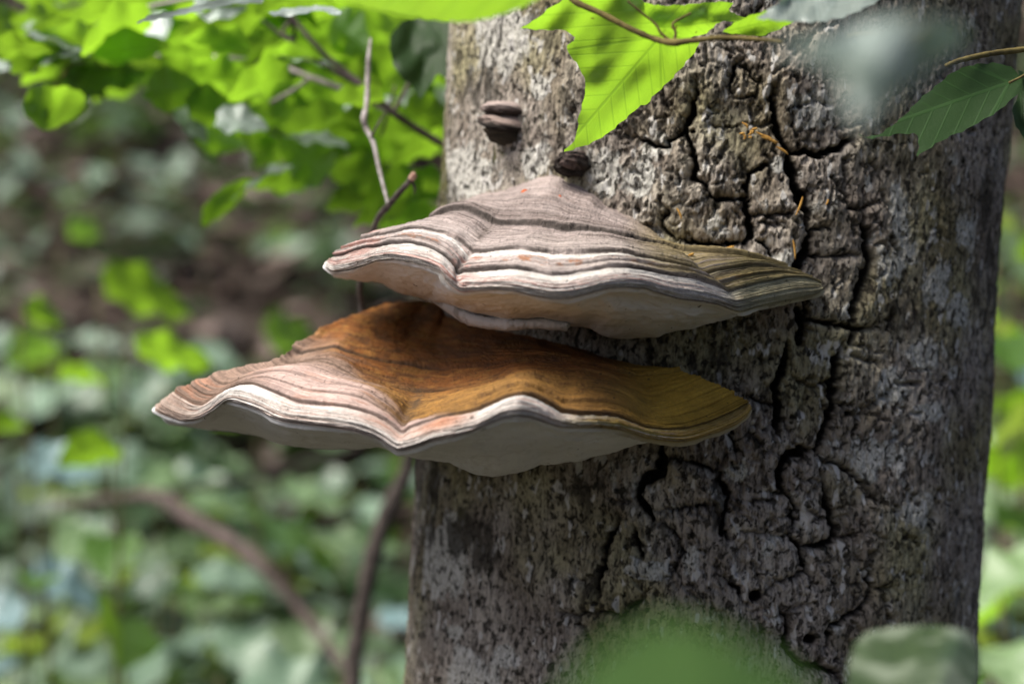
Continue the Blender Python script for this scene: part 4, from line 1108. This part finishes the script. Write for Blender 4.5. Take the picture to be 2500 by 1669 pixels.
# the bright blade that crosses the top of the frame
tb = thing('overhanging_leaf_spray', V(1060, -40, -.22), 'broad bright leaf crossing the top edge left of the trunk', 'leaf')
traced_leaf(tb, [(700, -60), (800, -90), (1000, -130), (1200, -120), (1330, -60), (1318, -4), (1290, 12), (1240, 32), (1190, 46), (1140, 55), (1090, 52), (1000, 42), (900, 22), (800, -5)], (1040, -40), (1330, -60), (700, -60), -.42, .0, .055, M_LEAF, fold=.02)
twig(tb, [(1330, -60, -.40), (1370, -70, -.30), (1420, -110, -.2)], [.001, .0011, .0013], M_TWIG_GREEN, 'leaf_stalk')

# the dark leaf by the right edge and its stalk
rb = thing('dark_leaf_spray', V(2560, 110, -.02), 'dark green lobed leaf on a brown stalk over the shaded right side of the trunk', 'leaf')
twig(rb, [(2570, 108, -.03), (2500, 121, -.04), (2420, 131, -.06), (2350, 146, -.08), (2310, 160, -.09)], [.0021, .0020, .0018, .0016, .0012], M_TWIG_GREEN)
traced_leaf(rb, z10((750,1285),(820,1310),(930,1300),(1000,1260),(1130,1170),(1250,1060),(1350,950),(1500,830),(1650,700),(1780,640),(1900,610),(2050,605),(2180,615),(2260,670),(2310,720),(2340,800),(2345,860),(2280,900),(2200,980),(2080,1080),(1950,1150),(1800,1240),(1650,1300),(1500,1380),(1400,1450),(1315,1505),(1345,1400),(1340,1290),(1290,1275),(1150,1280),(950,1318),(850,1325)), z10((1700,1000))[0], z10((2210,790))[0], z10((760,1290))[0], -.085, .006, -.020, M_LEAF_DARK, fold=-.02, wave=.006)
traced_leaf(rb, [(2485, 170), (2530, 190), (2560, 260), (2545, 330), (2505, 345), (2480, 310), (2470, 270), (2490, 225)], (2510, 260), (2490, 200), (2500, 345), -.05, .02, -.02, M_LEAF_DARK)
twig(rb, [(2500, 121, -.04), (2520, 150, -.05), (2505, 180, -.06), (2465, 202, -.08)], [.0012, .001, .0009, .0008], M_TWIG_GREEN, 'leaf_stalk')

# leaves of a plant right under the lens, at the bottom edge
fb = thing('foreground_plant', V(1800, 2600, -1.0), 'soft out-of-focus broad green leaf low in front of the trunk', 'plant')
traced_leaf(fb, [(1330, 1800), (1400, 1660), (1440, 1610), (1500, 1560), (1560, 1530), (1620, 1515), (1700, 1525), (1780, 1555), (1850, 1590), (1920, 1640), (1990, 1720), (2030, 1850), (1900, 2000), (1700, 2060), (1480, 1980)], (1680, 1740), (1700, 2060), (1620, 1515), -1.12, .0, -.03, M_LEAF_FORE, fold=.02)
twig(fb, [(1700, 2060, -1.21), (1760, 3400, -1.18), (1780, 6000, -1.16), (1800, 15000, -1.14)], [.0015, .0018, .002, .0022], M_STEM, 'stem')
fb2 = thing('foreground_plant', V(2250, 2600, -.35), 'blurred folded pale-green leaf with light midrib, low beside the right side of the trunk', 'plant')
traced_leaf(fb2, [(2080, 1800), (2068, 1640), (2085, 1570), (2120, 1540), (2200, 1527), (2300, 1527), (2365, 1540), (2388, 1580), (2392, 1640), (2350, 1760), (2300, 1860), (2180, 1880)], (2240, 1680), (2210, 1880), (2350, 1530), -.58, .02, -.06, M_LEAF_LOW, fold=.10)
twig(fb2, [(2210, 1880, -.64), (2230, 2600, -.62), (2240, 4200, -.60), (2250, 7500, -.58)], [.0014, .0017, .0019, .0021], M_STEM, 'stem')

# ------------------------------------------------------------------ hazel boughs behind the trunk, upper left
def disp_px(p): return p / 0.9396
bough_specs = [
    ('hazel_bough', 'dark leafy bough running up and left from behind the trunk', [(1135, 400, .34), (1090, 360, .33), (1010, 310, .32), (960, 275, .31), (900, 220, .32), (800, 140, .34), (715, 45, .36), (670, -40, .38)], [.0042, .004, .0038, .0036, .0034, .003, .0026, .002], M_TWIG_DARK),
    ('hazel_bough', 'pale grey leafy bough reaching left under the canopy of bright leaves', [(965, 278, .31), (870, 232, .33), (760, 190, .36), (660, 155, .40), (520, 140, .44), (370, 135, .48), (200, 150, .52), (20, 165, .56), (-120, 170, .58)], [.0036, .0036, .0034, .003, .0027, .0024, .002, .0016, .001], M_TWIG_GREY),
    ('hazel_bough', 'high leafy bough with grey twig along the top of the picture', [(640, -60, .30), (560, -20, .32), (420, 5, .36), (300, 35, .40), (200, 70, .45), (60, 95, .50), (-80, 120, .54)], [.003, .0028, .0025, .0022, .0018, .0014, .001], M_TWIG_GREY),
    ('hazel_bough', 'low leafy bough with half-hidden dark twig beside the grey shelf fungus', [(1140, 470, .46), (1050, 420, .48), (930, 400, .52), (800, 370, .56), (680, 330, .60), (560, 270, .66), (450, 240, .7)], [.0034, .003, .0026, .0022, .002, .0016, .001], M_TWIG_DARK)]
boughs = []
for nm, lb, pts, rad, m in bough_specs:
    b = thing(nm, V(*pts[0]), lb, 'branch')
    twig(b, pts, [q * .72 for q in rad], m)
    boughs.append((b, pts))
for pts, rad, k in [([(715, 45, .36), (690, 80, .35), (720, 95, .34), (705, 40, .33), (660, 0, .33)], [.0018, .0016, .0016, .0014, .0012], 0), ([(900, 220, .32), (760, 140, .33), (640, 50, .35)], [.002, .0018, .001], 0),
                    ([(960, 275, .31), (990, 220, .32), (1010, 180, .33), (1060, 130, .34)], [.002, .0016, .0014, .001], 0), ([(930, 330, .34), (950, 270, .33), (965, 210, .33)], [.0012, .0012, .001], 0),
                    ([(760, 190, .36), (700, 230, .38), (620, 265, .41), (560, 250, .45)], [.0018, .0015, .0013, .001], 1), ([(560, 240, .5), (650, 280, .5), (760, 320, .5)], [.0016, .0016, .0014], 3)]:
    twig(boughs[k][0], pts, rad, M_TWIG_GREY if k == 1 else M_TWIG_DARK, 'side_twig')

def bough_leaf(cx, cy, w, h, rot, side, y, size_k=1.0, kind=None, mat=None, parent=None):
    """centre and projected width/height in display pixels; side 'u' shows the underside, 't' the upper face"""
    cx, cy, w, h = disp_px(cx), disp_px(cy), disp_px(w), disp_px(h)
    d = y + CAMD
    L = w * KP * d * size_k
    sa = min(0.98, h / (w * 0.80)); ca = math.sqrt(1 - sa * sa)
    flip = random.choice((-1, 1))
    dirv = Vector((flip * math.cos(math.radians(rot)), random.uniform(-.25, .25), -flip * math.sin(math.radians(rot)) - random.uniform(0, .12)))
    nrm = Vector((random.uniform(-.15, .15), (sa if side == 'u' else -sa), ca))
    c = V(cx, cy, y); base = c - dirv.normalized() * L * .48
    if parent is None:
        best = None
        for bg, pts in boughs:
            for p0, p1 in zip(pts[:-1], pts[1:]):
                for t in (0, .25, .5, .75):
                    w_ = V(*[p0[j] + (p1[j] - p0[j]) * t for j in range(3)]); q_ = (w_ - base).length
                    if best is None or q_ < best[0]: best = (q_, bg, w_)
        parent = best[1]
    lf = put_leaf(parent, kind or random.choice(('broad', 'ovate', 'broad')), random.randrange(5), mat or (M_LEAF if side == 'u' else M_LEAF_SKYSHEEN), base, dirv, nrm, L)
    stalk(lf, parent, best[2], base, .0006, M_TWIG_GREEN, .25 * best[0] * random.uniform(-.4, .8))
    return lf
for a in [(120,30,180,45,-8,'u'),(230,10,160,30,5,'u'),(60,78,130,18,-8,'t'),(170,66,150,22,-10,'t'),(250,45,130,25,-10,'t'),(70,130,160,25,-5,'t'),(150,140,170,34,-5,'u'),(290,92,170,30,12,'t'),(270,122,180,46,5,'u'),
          (420,40,170,70,10,'u'),(400,110,190,95,8,'u'),(490,90,150,90,-10,'u'),(560,20,120,40,0,'u'),(530,62,70,60,60,'u'),(170,170,140,75,14,'u'),(300,192,140,44,0,'u'),(380,182,170,60,5,'u'),(420,222,120,90,40,'u'),(520,250,140,80,30,'u'),
          (440,282,90,45,45,'t'),(470,325,90,50,50,'u'),(500,180,110,50,20,'u'),(600,205,130,70,10,'u'),(560,150,110,64,-20,'u'),(620,100,130,80,20,'u'),(700,110,150,95,15,'u'),(650,60,130,64,0,'u'),(760,60,160,84,5,'u'),(820,110,160,100,-10,'u'),
          (880,70,130,70,0,'u'),(760,190,130,76,20,'u'),(680,270,140,64,10,'u'),(640,332,120,60,-20,'u'),(700,362,110,80,45,'u'),(740,340,110,60,20,'u'),(770,255,110,34,-10,'t'),(820,230,120,64,15,'u'),(850,160,100,56,-30,'u'),(900,232,160,76,15,'u'),
          (960,212,130,90,20,'u'),(940,300,140,50,-5,'u'),(985,260,100,60,10,'u'),(860,312,130,50,-10,'u'),(800,342,140,54,5,'u'),(735,318,95,28,-8,'t'),(900,362,130,40,-12,'u'),(960,342,120,40,-15,'u'),(840,402,130,52,10,'u'),(900,442,120,60,-5,'u'),
          (970,430,90,60,20,'u'),(820,452,110,60,0,'u'),(640,422,110,50,10,'u'),(600,402,130,30,-12,'t'),(630,292,110,28,5,'t'),(580,236,90,26,10,'t'),(240,202,90,36,0,'t'),(330,162,100,28,0,'t'),(20,150,60,30,0,'t'),(980,480,90,44,0,'u'),(930,502,100,44,0,'u'),
          (870,492,100,34,0,'u'),(470,20,120,40,0,'u'),(690,20,140,40,-5,'u'),(330,15,150,30,0,'u'),(1000,150,80,60,10,'u'),(560,330,90,30,20,'u'),(900,20,140,60,0,'u'),(720,225,120,50,0,'u'),(1010,330,70,40,0,'u'),(680,160,110,50,-10,'u'),(790,140,110,60,30,'u')]:
    bough_leaf(*a, random.uniform(.36, .82), 1.22)
for a in [(60,70,150,30,-8,'t'),(230,60,140,36,-4,'t'),(300,92,170,50,14,'t'),(90,128,170,40,-6,'t'),(210,20,150,30,-6,'t'),(470,285,80,50,50,'t'),(760,262,120,40,-12,'t'),(600,220,80,36,20,'t'),(790,345,70,30,10,'t')]:
    bough_leaf(*a, random.uniform(.45, .7), 1.05)
for k in range(70):
    cx = random.uniform(0, 1000)
    bough_leaf(cx, random.uniform(-10, 1) + random.random() * float(np.interp(cx, [0, 300, 600, 1000], [120, 190, 330, 480])), random.uniform(90, 160), random.uniform(26, 75), random.uniform(-20, 28), random.choice('uuuut'), random.uniform(.30, .60), 1.2)
for k in range(46):
    bough_leaf(random.uniform(440, 1010), random.uniform(0, 330), random.uniform(90, 150), random.uniform(45, 80), random.uniform(-25, 35), 'u', random.uniform(.55, .95), 1.2)
# two leaves that stand out: the round one at the far left and the dark one beside the trunk
traced_leaf(boughs[1][0], [(55, 260), (60, 235), (75, 212), (110, 205), (130, 213), (165, 210), (195, 222), (213, 240), (212, 262), (190, 285), (150, 305), (115, 322), (100, 318), (75, 295), (58, 275)], (130, 262), (130, 212), (108, 325), .30, .01, .05, M_LEAF, fold=.06, lobed=False)
twig(boughs[1][0], [(130, 213, .30), (150, 190, .40), (170, 160, .5)], [.0008, .0008, .0009], M_TWIG_GREEN, 'leaf_stalk')
traced_leaf(boughs[0][0], [(952, 92), (965, 70), (985, 50), (1020, 42), (1060, 42), (1100, 48), (1112, 70), (1112, 110), (1108, 160), (1098, 195), (1080, 185), (1070, 178), (1045, 215), (1025, 245), (1012, 215), (985, 195), (965, 170), (952, 130)], (1035, 120), (1050, 45), (1028, 245), .235, .0, -.030, M_LEAF_DARK, fold=-.04)
traced_leaf(boughs[3][0], [(492, 555), (490, 520), (505, 490), (540, 460), (580, 440), (622, 436), (600, 470), (570, 505), (535, 535)], (545, 490), (622, 436), (492, 555), .45, .02, .04, M_LEAF, lobed=False)
# curled leaf near the top, sky sheen painted in its base colour
traced_leaf(boughs[2][0], [(330, 58), (360, 38), (420, 28), (500, 8), (560, -14), (660, -20), (640, 8), (560, 12), (480, 30), (400, 46)], (480, 20), (650, -10), (332, 58), .10, .02, -.02, M_LEAF_SKYSHEEN, lobed=False)
traced_leaf(boughs[0][0], [(652, 31), (700, 20), (760, 16), (800, 14), (842, 30), (830, 36), (805, 38), (790, 24), (740, 34), (700, 42), (670, 38)], (735, 28), (705, 40), (842, 30), .12, .0, -.05, M_LEAF_SKYSHEEN, lobed=False)

# ------------------------------------------------------------------ bare twigs behind the fungi
dt = thing('bare_twig', V(884, 800, .18), 'bare dark crooked twig with a broken reddish tip left of the grey shelf fungus', 'twig')
twig(dt, [(884, 860, .19), (884, 760, .19), (878, 700, .18), (893, 640, .17), (908, 575, .15), (925, 530, .14), (950, 500, .13), (975, 470, .12), (995, 448, .12), (1007, 432, .12)], [.0026, .0024, .0022, .0022, .0022, .0022, .0022, .0021, .0018, .0022], M_TWIG_DARK, 'stem')
twig(dt, [(1003, 440, .12), (1012, 455, .12), (1013, 474, .12)], [.0014, .0011, .0004], M_TWIG_DARK, 'spur')
twig(dt, [(1003, 438, .118), (1010, 428, .117), (1014, 424, .117)], [.0021, .0026, .0018], mat_simple('broken_wood', (.16, .06, .035), (.45, .30, .24), 400), 'broken_tip')
gt = thing('bare_twig', V(945, 490, .16), 'thin pale grey twig standing upright beside the trunk', 'twig')
twig(gt, [(947, 497, .14), (935, 450, .15), (925, 410, .16), (912, 350, .17), (895, 315, .18), (888, 290, .18), (895, 255, .19), (898, 190, .2), (900, 140, .2), (905, 95, .21)], [.0012, .0013, .0015, .0016, .0019, .0021, .0019, .0019, .0016, .0009], M_TWIG_GREY, 'stem')
twig(gt, [(906, 335, .17), (925, 300, .18), (940, 275, .19)], [.001, .0009, .0006], M_TWIG_DARK, 'spur')

# ------------------------------------------------------------------ bits caught on bark and cap
M_NEEDLE = mat_simple('dry_needle', (.30, .15, .03), (.46, .27, .07), 300)
def strand(p0, p1, off=.0035, bend=2.0, w=.0007, parent=None, name='needle', on=None):
    pts = []
    for t in (0, .33, .67, 1):
        x = p0[0] + (p1[0] - p0[0]) * t + bend * math.sin(math.pi * t); y = p0[1] + (p1[1] - p0[1]) * t
        dep = (float(trunk_depth(x, y)) - off) if on is None else on
        pts.append(V(x, y, dep))
    me = tube_mesh(name, pts, [w * .6, w, w, w * .3], 6)
    return add_obj(name, me, M_NEEDLE, parent, parent is not None)
for p0, p1, lb, off in [((1960, 480), (1943, 525), 'yellow dry needle stuck in the deep bark crack right of the fungi', .006), ((1936, 585), (1941, 633), 'ochre dry needle hanging upright on the bark above the right end of the grey shelf', .006),
                        ((2022, 486), (2016, 500), 'tiny faint ochre needle on the bark plate', .006), ((1652, 508), (1664, 535), 'thin curved straw-coloured needle on the lichen-grey bark', .006)]:
    tag(strand(p0, p1, off), lb, 'needle')
def cap_depth(cap, px, py):
    q = np.argmin((cap[..., 0] - px) ** 2 + (cap[..., 1] - py) ** 2); return float(cap.reshape(-1, 3)[q, 2])
for p0, p1, lb in [((1771, 607), (1793, 601), 'orange needle lying on the back of the grey shelf fungus, beside the bark'), ((1776, 611), (1799, 608), 'second orange needle lying close to the first on the grey shelf'), ((1680, 624), (1694, 618), 'short orange needle on the fold of the grey shelf')]:
    tag(strand(p0, p1, on=cap_depth(capU, *p0) - .003, w=.0009), lb, 'needle')
tf = thing('dry_bud_cluster', V(1828, 318, float(trunk_depth(1828, 318)) - .006), 'dry golden bud scales and threads caught on the bark', 'plant debris')
for k in range(7):
    x, y = 1818 + random.uniform(-4, 22), 314 + random.uniform(-4, 22)
    strand((x, y), (x + random.uniform(-14, 14), y + random.uniform(-14, 14)), .008, 5, .0008, tf, 'bud_scale')
for p0, p1 in [((1845, 322), (1896, 352)), ((1858, 334), (1900, 349)), ((1895, 358), (1924, 377)), ((1866, 330), (1888, 346))]:
    strand(p0, p1, .008, 3, .0008, tf, 'thread')
M_RED = mat_simple('red_scale', (.26, .05, .015), (.42, .10, .03), 300)
for px, py, r, lb in [(1283, 469, 12, 'rust-red bud scale lying on the top of the grey shelf fungus'), (1367, 481, 6, 'tiny rust-red flake near the apex of the grey shelf fungus')]:
    yy = cap_depth(capU, px, py) - .0022
    o = leaf_outline('ovate', 24); p, f = fill_rings(o, np.array([.45, 0.]), 4)
    q = P(px + (p[:, 0] - .5) * 2 * r, py - p[:, 1] * r * 1.3 + 2, yy + .004 * p[:, 1]); q[:, 2] += .0012 * np.sin(p[:, 0] * 3.1)
    tag(add_obj('bud_scale', new_mesh('bud_scale', q, f), M_RED), lb, 'plant debris')

# ------------------------------------------------------------------ young stems and fallen branch in the undergrowth
def gz(x, y): return float(ground_z(x, y))
sp = thing('sapling', (-.16, .95, gz(-.16, .95)), 'slender dark sapling stem curving up behind the rust-brown fungus', 'sapling')
twig(sp, [(845, 2300, .90), (855, 1900, .92), (862, 1640, .95), (875, 1540, .96), (900, 1400, .97), (930, 1290, .98), (965, 1210, .99), (995, 1140, 1.0), (1005, 1080, 1.0), (1030, 980, 1.0), (1060, 850, 1.0), (1120, 500, 1.02), (1180, 100, 1.05)], [.010, .010, .0095, .009, .009, .009, .009, .0085, .008, .008, .007, .006, .005], M_TWIG_DARK, 'stem')
fbz = thing('fallen_branch', V(300, 1230, 1.9), 'fallen grey-brown branch lying slantwise through the undergrowth', 'branch')
twig(fbz, [(150, 1235, 2.05), (300, 1215, 2.0), (390, 1215, 1.95), (470, 1270, 1.9), (560, 1320, 1.85), (640, 1380, 1.8), (720, 1470, 1.75), (790, 1560, 1.7), (850, 1640, 1.65)], [.007, .008, .011, .012, .012, .011, .010, .008, .006], M_TWIG_BROWN, 'stem')
twig(fbz, [(390, 1215, 1.95), (480, 1190, 2.0), (620, 1170, 2.1), (760, 1120, 2.2), (880, 1090, 2.3)], [.008, .006, .006, .005, .004], M_TWIG_DARK, 'side_branch')

# ------------------------------------------------------------------ undergrowth plants
def plant(x, y, h, nleaf, lsize, mat, label, group, kind, seed, face=0.0, name='undergrowth_plant', spread=.16):
    r = random.Random(seed)
    z0 = gz(x, y)
    p = thing(name, (x, y, z0), label, 'plant', group)
    lean = Vector((r.uniform(-.12, .12), r.uniform(-.12, .12), 0))
    top = Vector((x, y, z0 + h)) + lean * h
    pts = [Vector((x, y, z0 - .02)), Vector((x, y, z0 + h * .45)) + lean * h * .3, top]
    add_obj('stem', tube_mesh('stem', pts, [.004, .003, .0016], 5), M_STEM, p)
    for i in range(nleaf):
        t = 1.0 - .6 * (i / max(1, nleaf)) ** 1.3
        a = i * 2.4 + r.uniform(-.4, .4)
        c = pts[1].lerp(top, (t - .4) / .6)
        rad = spread * (0.25 + .9 * (1 - t) + .25 * r.random())
        out = Vector((math.cos(a), math.sin(a), 0))
        b = c + out * rad * .5 + Vector((0, 0, r.uniform(-.02, .03)))
        d = out + Vector((0, 0, r.uniform(-.45, .05)))
        n = Vector((r.uniform(-.3, .3), r.uniform(-.55, .1) - face, 1.0))
        lf = put_leaf(p, kind, r.randrange(5), mat, b, d, n, lsize * r.uniform(.7, 1.25))
        stalk(lf, p, c, b, .0009, M_STEM, .01)
    return p

rp = random.Random(21)
G1, G2, G3 = 'pale broad-leaved plants of the undergrowth', 'low green plants on the slope', 'bright backlit saplings in the undergrowth'
HOW = {'broad': 'round-leaved', 'ovate': 'narrow-leaved'}
for k in range(62):
    px = rp.uniform(-60, 1120); py = rp.uniform(1040, 1760)
    y = rp.uniform(1.4, 3.6); d = y + CAMD; x = (px - 1250) * KP * d; zt = H - (py - 834.5) * KP * d
    h = zt - gz(x, y)
    if h < .05: h = rp.uniform(.06, .18)
    kd = rp.choice(('broad', 'ovate', 'ovate')); mt = rp.choice((M_LEAF_PALE, M_LEAF_PALE, M_LEAF_HERB, M_LEAF_HERB, M_LEAF_DARK))
    plant(x, y, min(h, .6), rp.randrange(4, 9), rp.uniform(.09, .175), mt, {'leaf_pale': 'pale green ', 'leaf_herb': 'grey-green ', 'leaf_dark': 'dark green '}[mt.name] + HOW[kd] + ' plant of the blurred undergrowth below the fungi', G1 + ', ' + HOW[kd], kd, 1000 + k, face=rp.uniform(-.1, .3), spread=.22)
for k, (px, py, d, w, lb) in enumerate([(130, 1165, 1.5, .13, 'broad blue-green leaf lying flat over the fallen branch end'), (30, 1370, 1.6, .10, 'blue-green leaf above the dark gap in the undergrowth'), (640, 1590, 2.2, .11, 'blue-green leaves low beside the fallen branch'), (965, 1545, 2.0, .10, 'pale blue leaf against the foot of the trunk'), (2480, 870, 2.4, .16, 'pale blue-green leaf right of the trunk, above the dark twig'), (2440, 1470, 2.0, .12, 'blue-green leaf right of the trunk near its dark foot')]):
    y = d; d = y + CAMD; x = (px - 1250) * KP * d; zt = H - (py - 834.5) * KP * d
    plant(x, y, max(.1, zt - gz(x, y)), 2, w, M_LEAF_BLUE, lb, None, 'broad', 5000 + k, face=.35, name='blue_leaved_plant', spread=.05)
for k in range(40):
    y = rp.uniform(3.2, 6.5); d = y + CAMD
    px = rp.uniform(-80, 1150); x = (px - 1250) * KP * d
    kd = rp.choice(('broad', 'ovate')); mt = rp.choice((M_LEAF_HERB, M_LEAF_HERB, M_LEAF_DARK))
    plant(x, y, rp.uniform(.06, .22), rp.randrange(5, 8), rp.uniform(.06, .11), mt, ('grey-green ' if mt is M_LEAF_HERB else 'dark green ') + HOW[kd] + ' low plant on the brown slope behind', G2 + ', ' + HOW[kd], kd, 2000 + k)
for k, (px, py, d, w, lb) in enumerate([(250, 830, 2.2, .085, 'brightest yellow-green sapling leaves left of the rust-brown shelf'), (345, 690, 2.5, .10, 'lime green sapling with a white-shining top leaf, between bough and rust-brown shelf'), (185, 760, 2.4, .06, 'small lime green sapling next to the brightest one'),
                             (110, 600, 3.0, .07, 'small green sapling on the dark slope below the round leaf'), (640, 850, 3.0, .10, 'green sapling right behind the left lobe of the rust-brown shelf'), (620, 1330, 2.9, .07, 'green sapling above the fallen branch'), (985, 1010, 3.0, .07, 'green sapling beside the dark curved stem')]):
    y = d - 0.9; d = y + CAMD; x = (px - 1250) * KP * d; zt = H - (py - 834.5) * KP * d
    plant(x, y, max(.1, zt - gz(x, y)), 3, w, M_LEAF if k < 3 else M_LEAF_MID, lb, G3, 'broad', 3000 + k, face=-1.1, name='sapling_plant', spread=.06)
# strip of wood to the right of the trunk
for k, (px, py, d, mat) in enumerate([(2470, 620, 2.4, M_LEAF), (2480, 690, 2.6, M_LEAF), (2500, 900, 2.2, M_LEAF_PALE), (2460, 1010, 2.5, M_LEAF), (2500, 1090, 2.4, M_LEAF), (2480, 1200, 3.0, M_LEAF_PALE), (2460, 1300, 2.6, M_LEAF_PALE), (2520, 1380, 2.8, M_LEAF_DARK), (2450, 1460, 2.0, M_LEAF_PALE), (2500, 480, 3.2, M_LEAF_PALE), (2490, 780, 3.4, M_LEAF_PALE)]):
    y = d - 0.9; d = y + CAMD; x = (px - 1250) * KP * d; zt = H - (py - 834.5) * KP * d
    plant(x, y, max(.1, zt - gz(x, y)), 8, .11, mat, {'leaf_green': 'bright green', 'leaf_pale': 'pale', 'leaf_dark': 'dark green'}[mat.name] + ' leafy plant in the gap right of the trunk', 'plants right of the trunk', 'broad', 4000 + k, face=(.0 if mat is not M_LEAF else -.8), spread=.12)

# ------------------------------------------------------------------ litter and ground cover, far too many to count
def scatter(name, n, ybox, xbox, size, mat, label, cat, lift, flat, seed, kindseed=0):
    r = np.random.default_rng(seed)
    y = ybox[0] + (ybox[1] - ybox[0]) * r.random(n) ** 1.3; x = (r.random(n) - .5) * 2 * (xbox[0] + (y - ybox[0]) * xbox[1])
    keepm = fbm(x * 1.3 + 7, y * 1.3 + 3, seed, 3) > kindseed
    x, y = x[keepm], y[keepm]; n = len(x)
    z = ground_z(x, y) + lift * (.2 + r.random(n))
    a = r.uniform(0, 6.28, n); s = size * r.uniform(.5, 1.4, n)
    tilt = r.normal(0, flat, (n, 2))
    ux = np.stack([np.cos(a), np.sin(a), tilt[:, 0]], -1); vx = np.stack([-np.sin(a), np.cos(a), tilt[:, 1]], -1)
    shape = np.array([(0, 0, 0), (.3, .26, .05), (.7, .22, .03), (1, 0, -.06), (.7, -.22, .03), (.3, -.26, .05), (.5, 0, -.02)])
    base = np.stack([x, y, z], -1)
    vv = base[:, None] + s[:, None, None] * ((shape[None, :, 0:1] - .5) * ux[:, None] + shape[None, :, 1:2] * vx[:, None] + shape[None, :, 2:3] * np.array([0, 0, 1.0]))
    f = np.array([(0, 1, 6, 5), (1, 2, 3, 6), (6, 3, 4, 5)])
    F = (np.arange(n)[:, None, None] * 7 + f[None]).reshape(-1, 4)
    rndv = np.repeat(r.random(n), 7)
    o = add_obj(name, new_mesh(name, vv.reshape(-1, 3), F, False, {'luv': np.stack([.5 + rndv, .3 + 0 * rndv, 0 * rndv], -1), 'rnd': rndv}), mat)
    return tag(o, label, cat, kind='stuff')
def mat_litter():
    t = NT('leaf_litter'); r = t.attr('rnd')
    c = t.mix(t.step(r, 0, .5), (.025, .018, .015), (.095, .066, .054)); c = t.mix(t.step(r, .7, 1.0), c, (.20, .155, .14))
    return t.done(t.principled(c, .7, .35).outputs[0])
scatter('leaf_litter', 16000, (.9, 12), (1.4, .40), .085, mat_litter(), 'brown fallen leaves covering the forest floor', 'leaf litter', .02, .35, 51)
scatter('ground_cover', 8000, (1.8, 12), (1.4, .35), .075, M_LEAF_HERB, 'low green seedlings and herbs spread over the slope', 'ground cover', .10, .35, 52, .40)
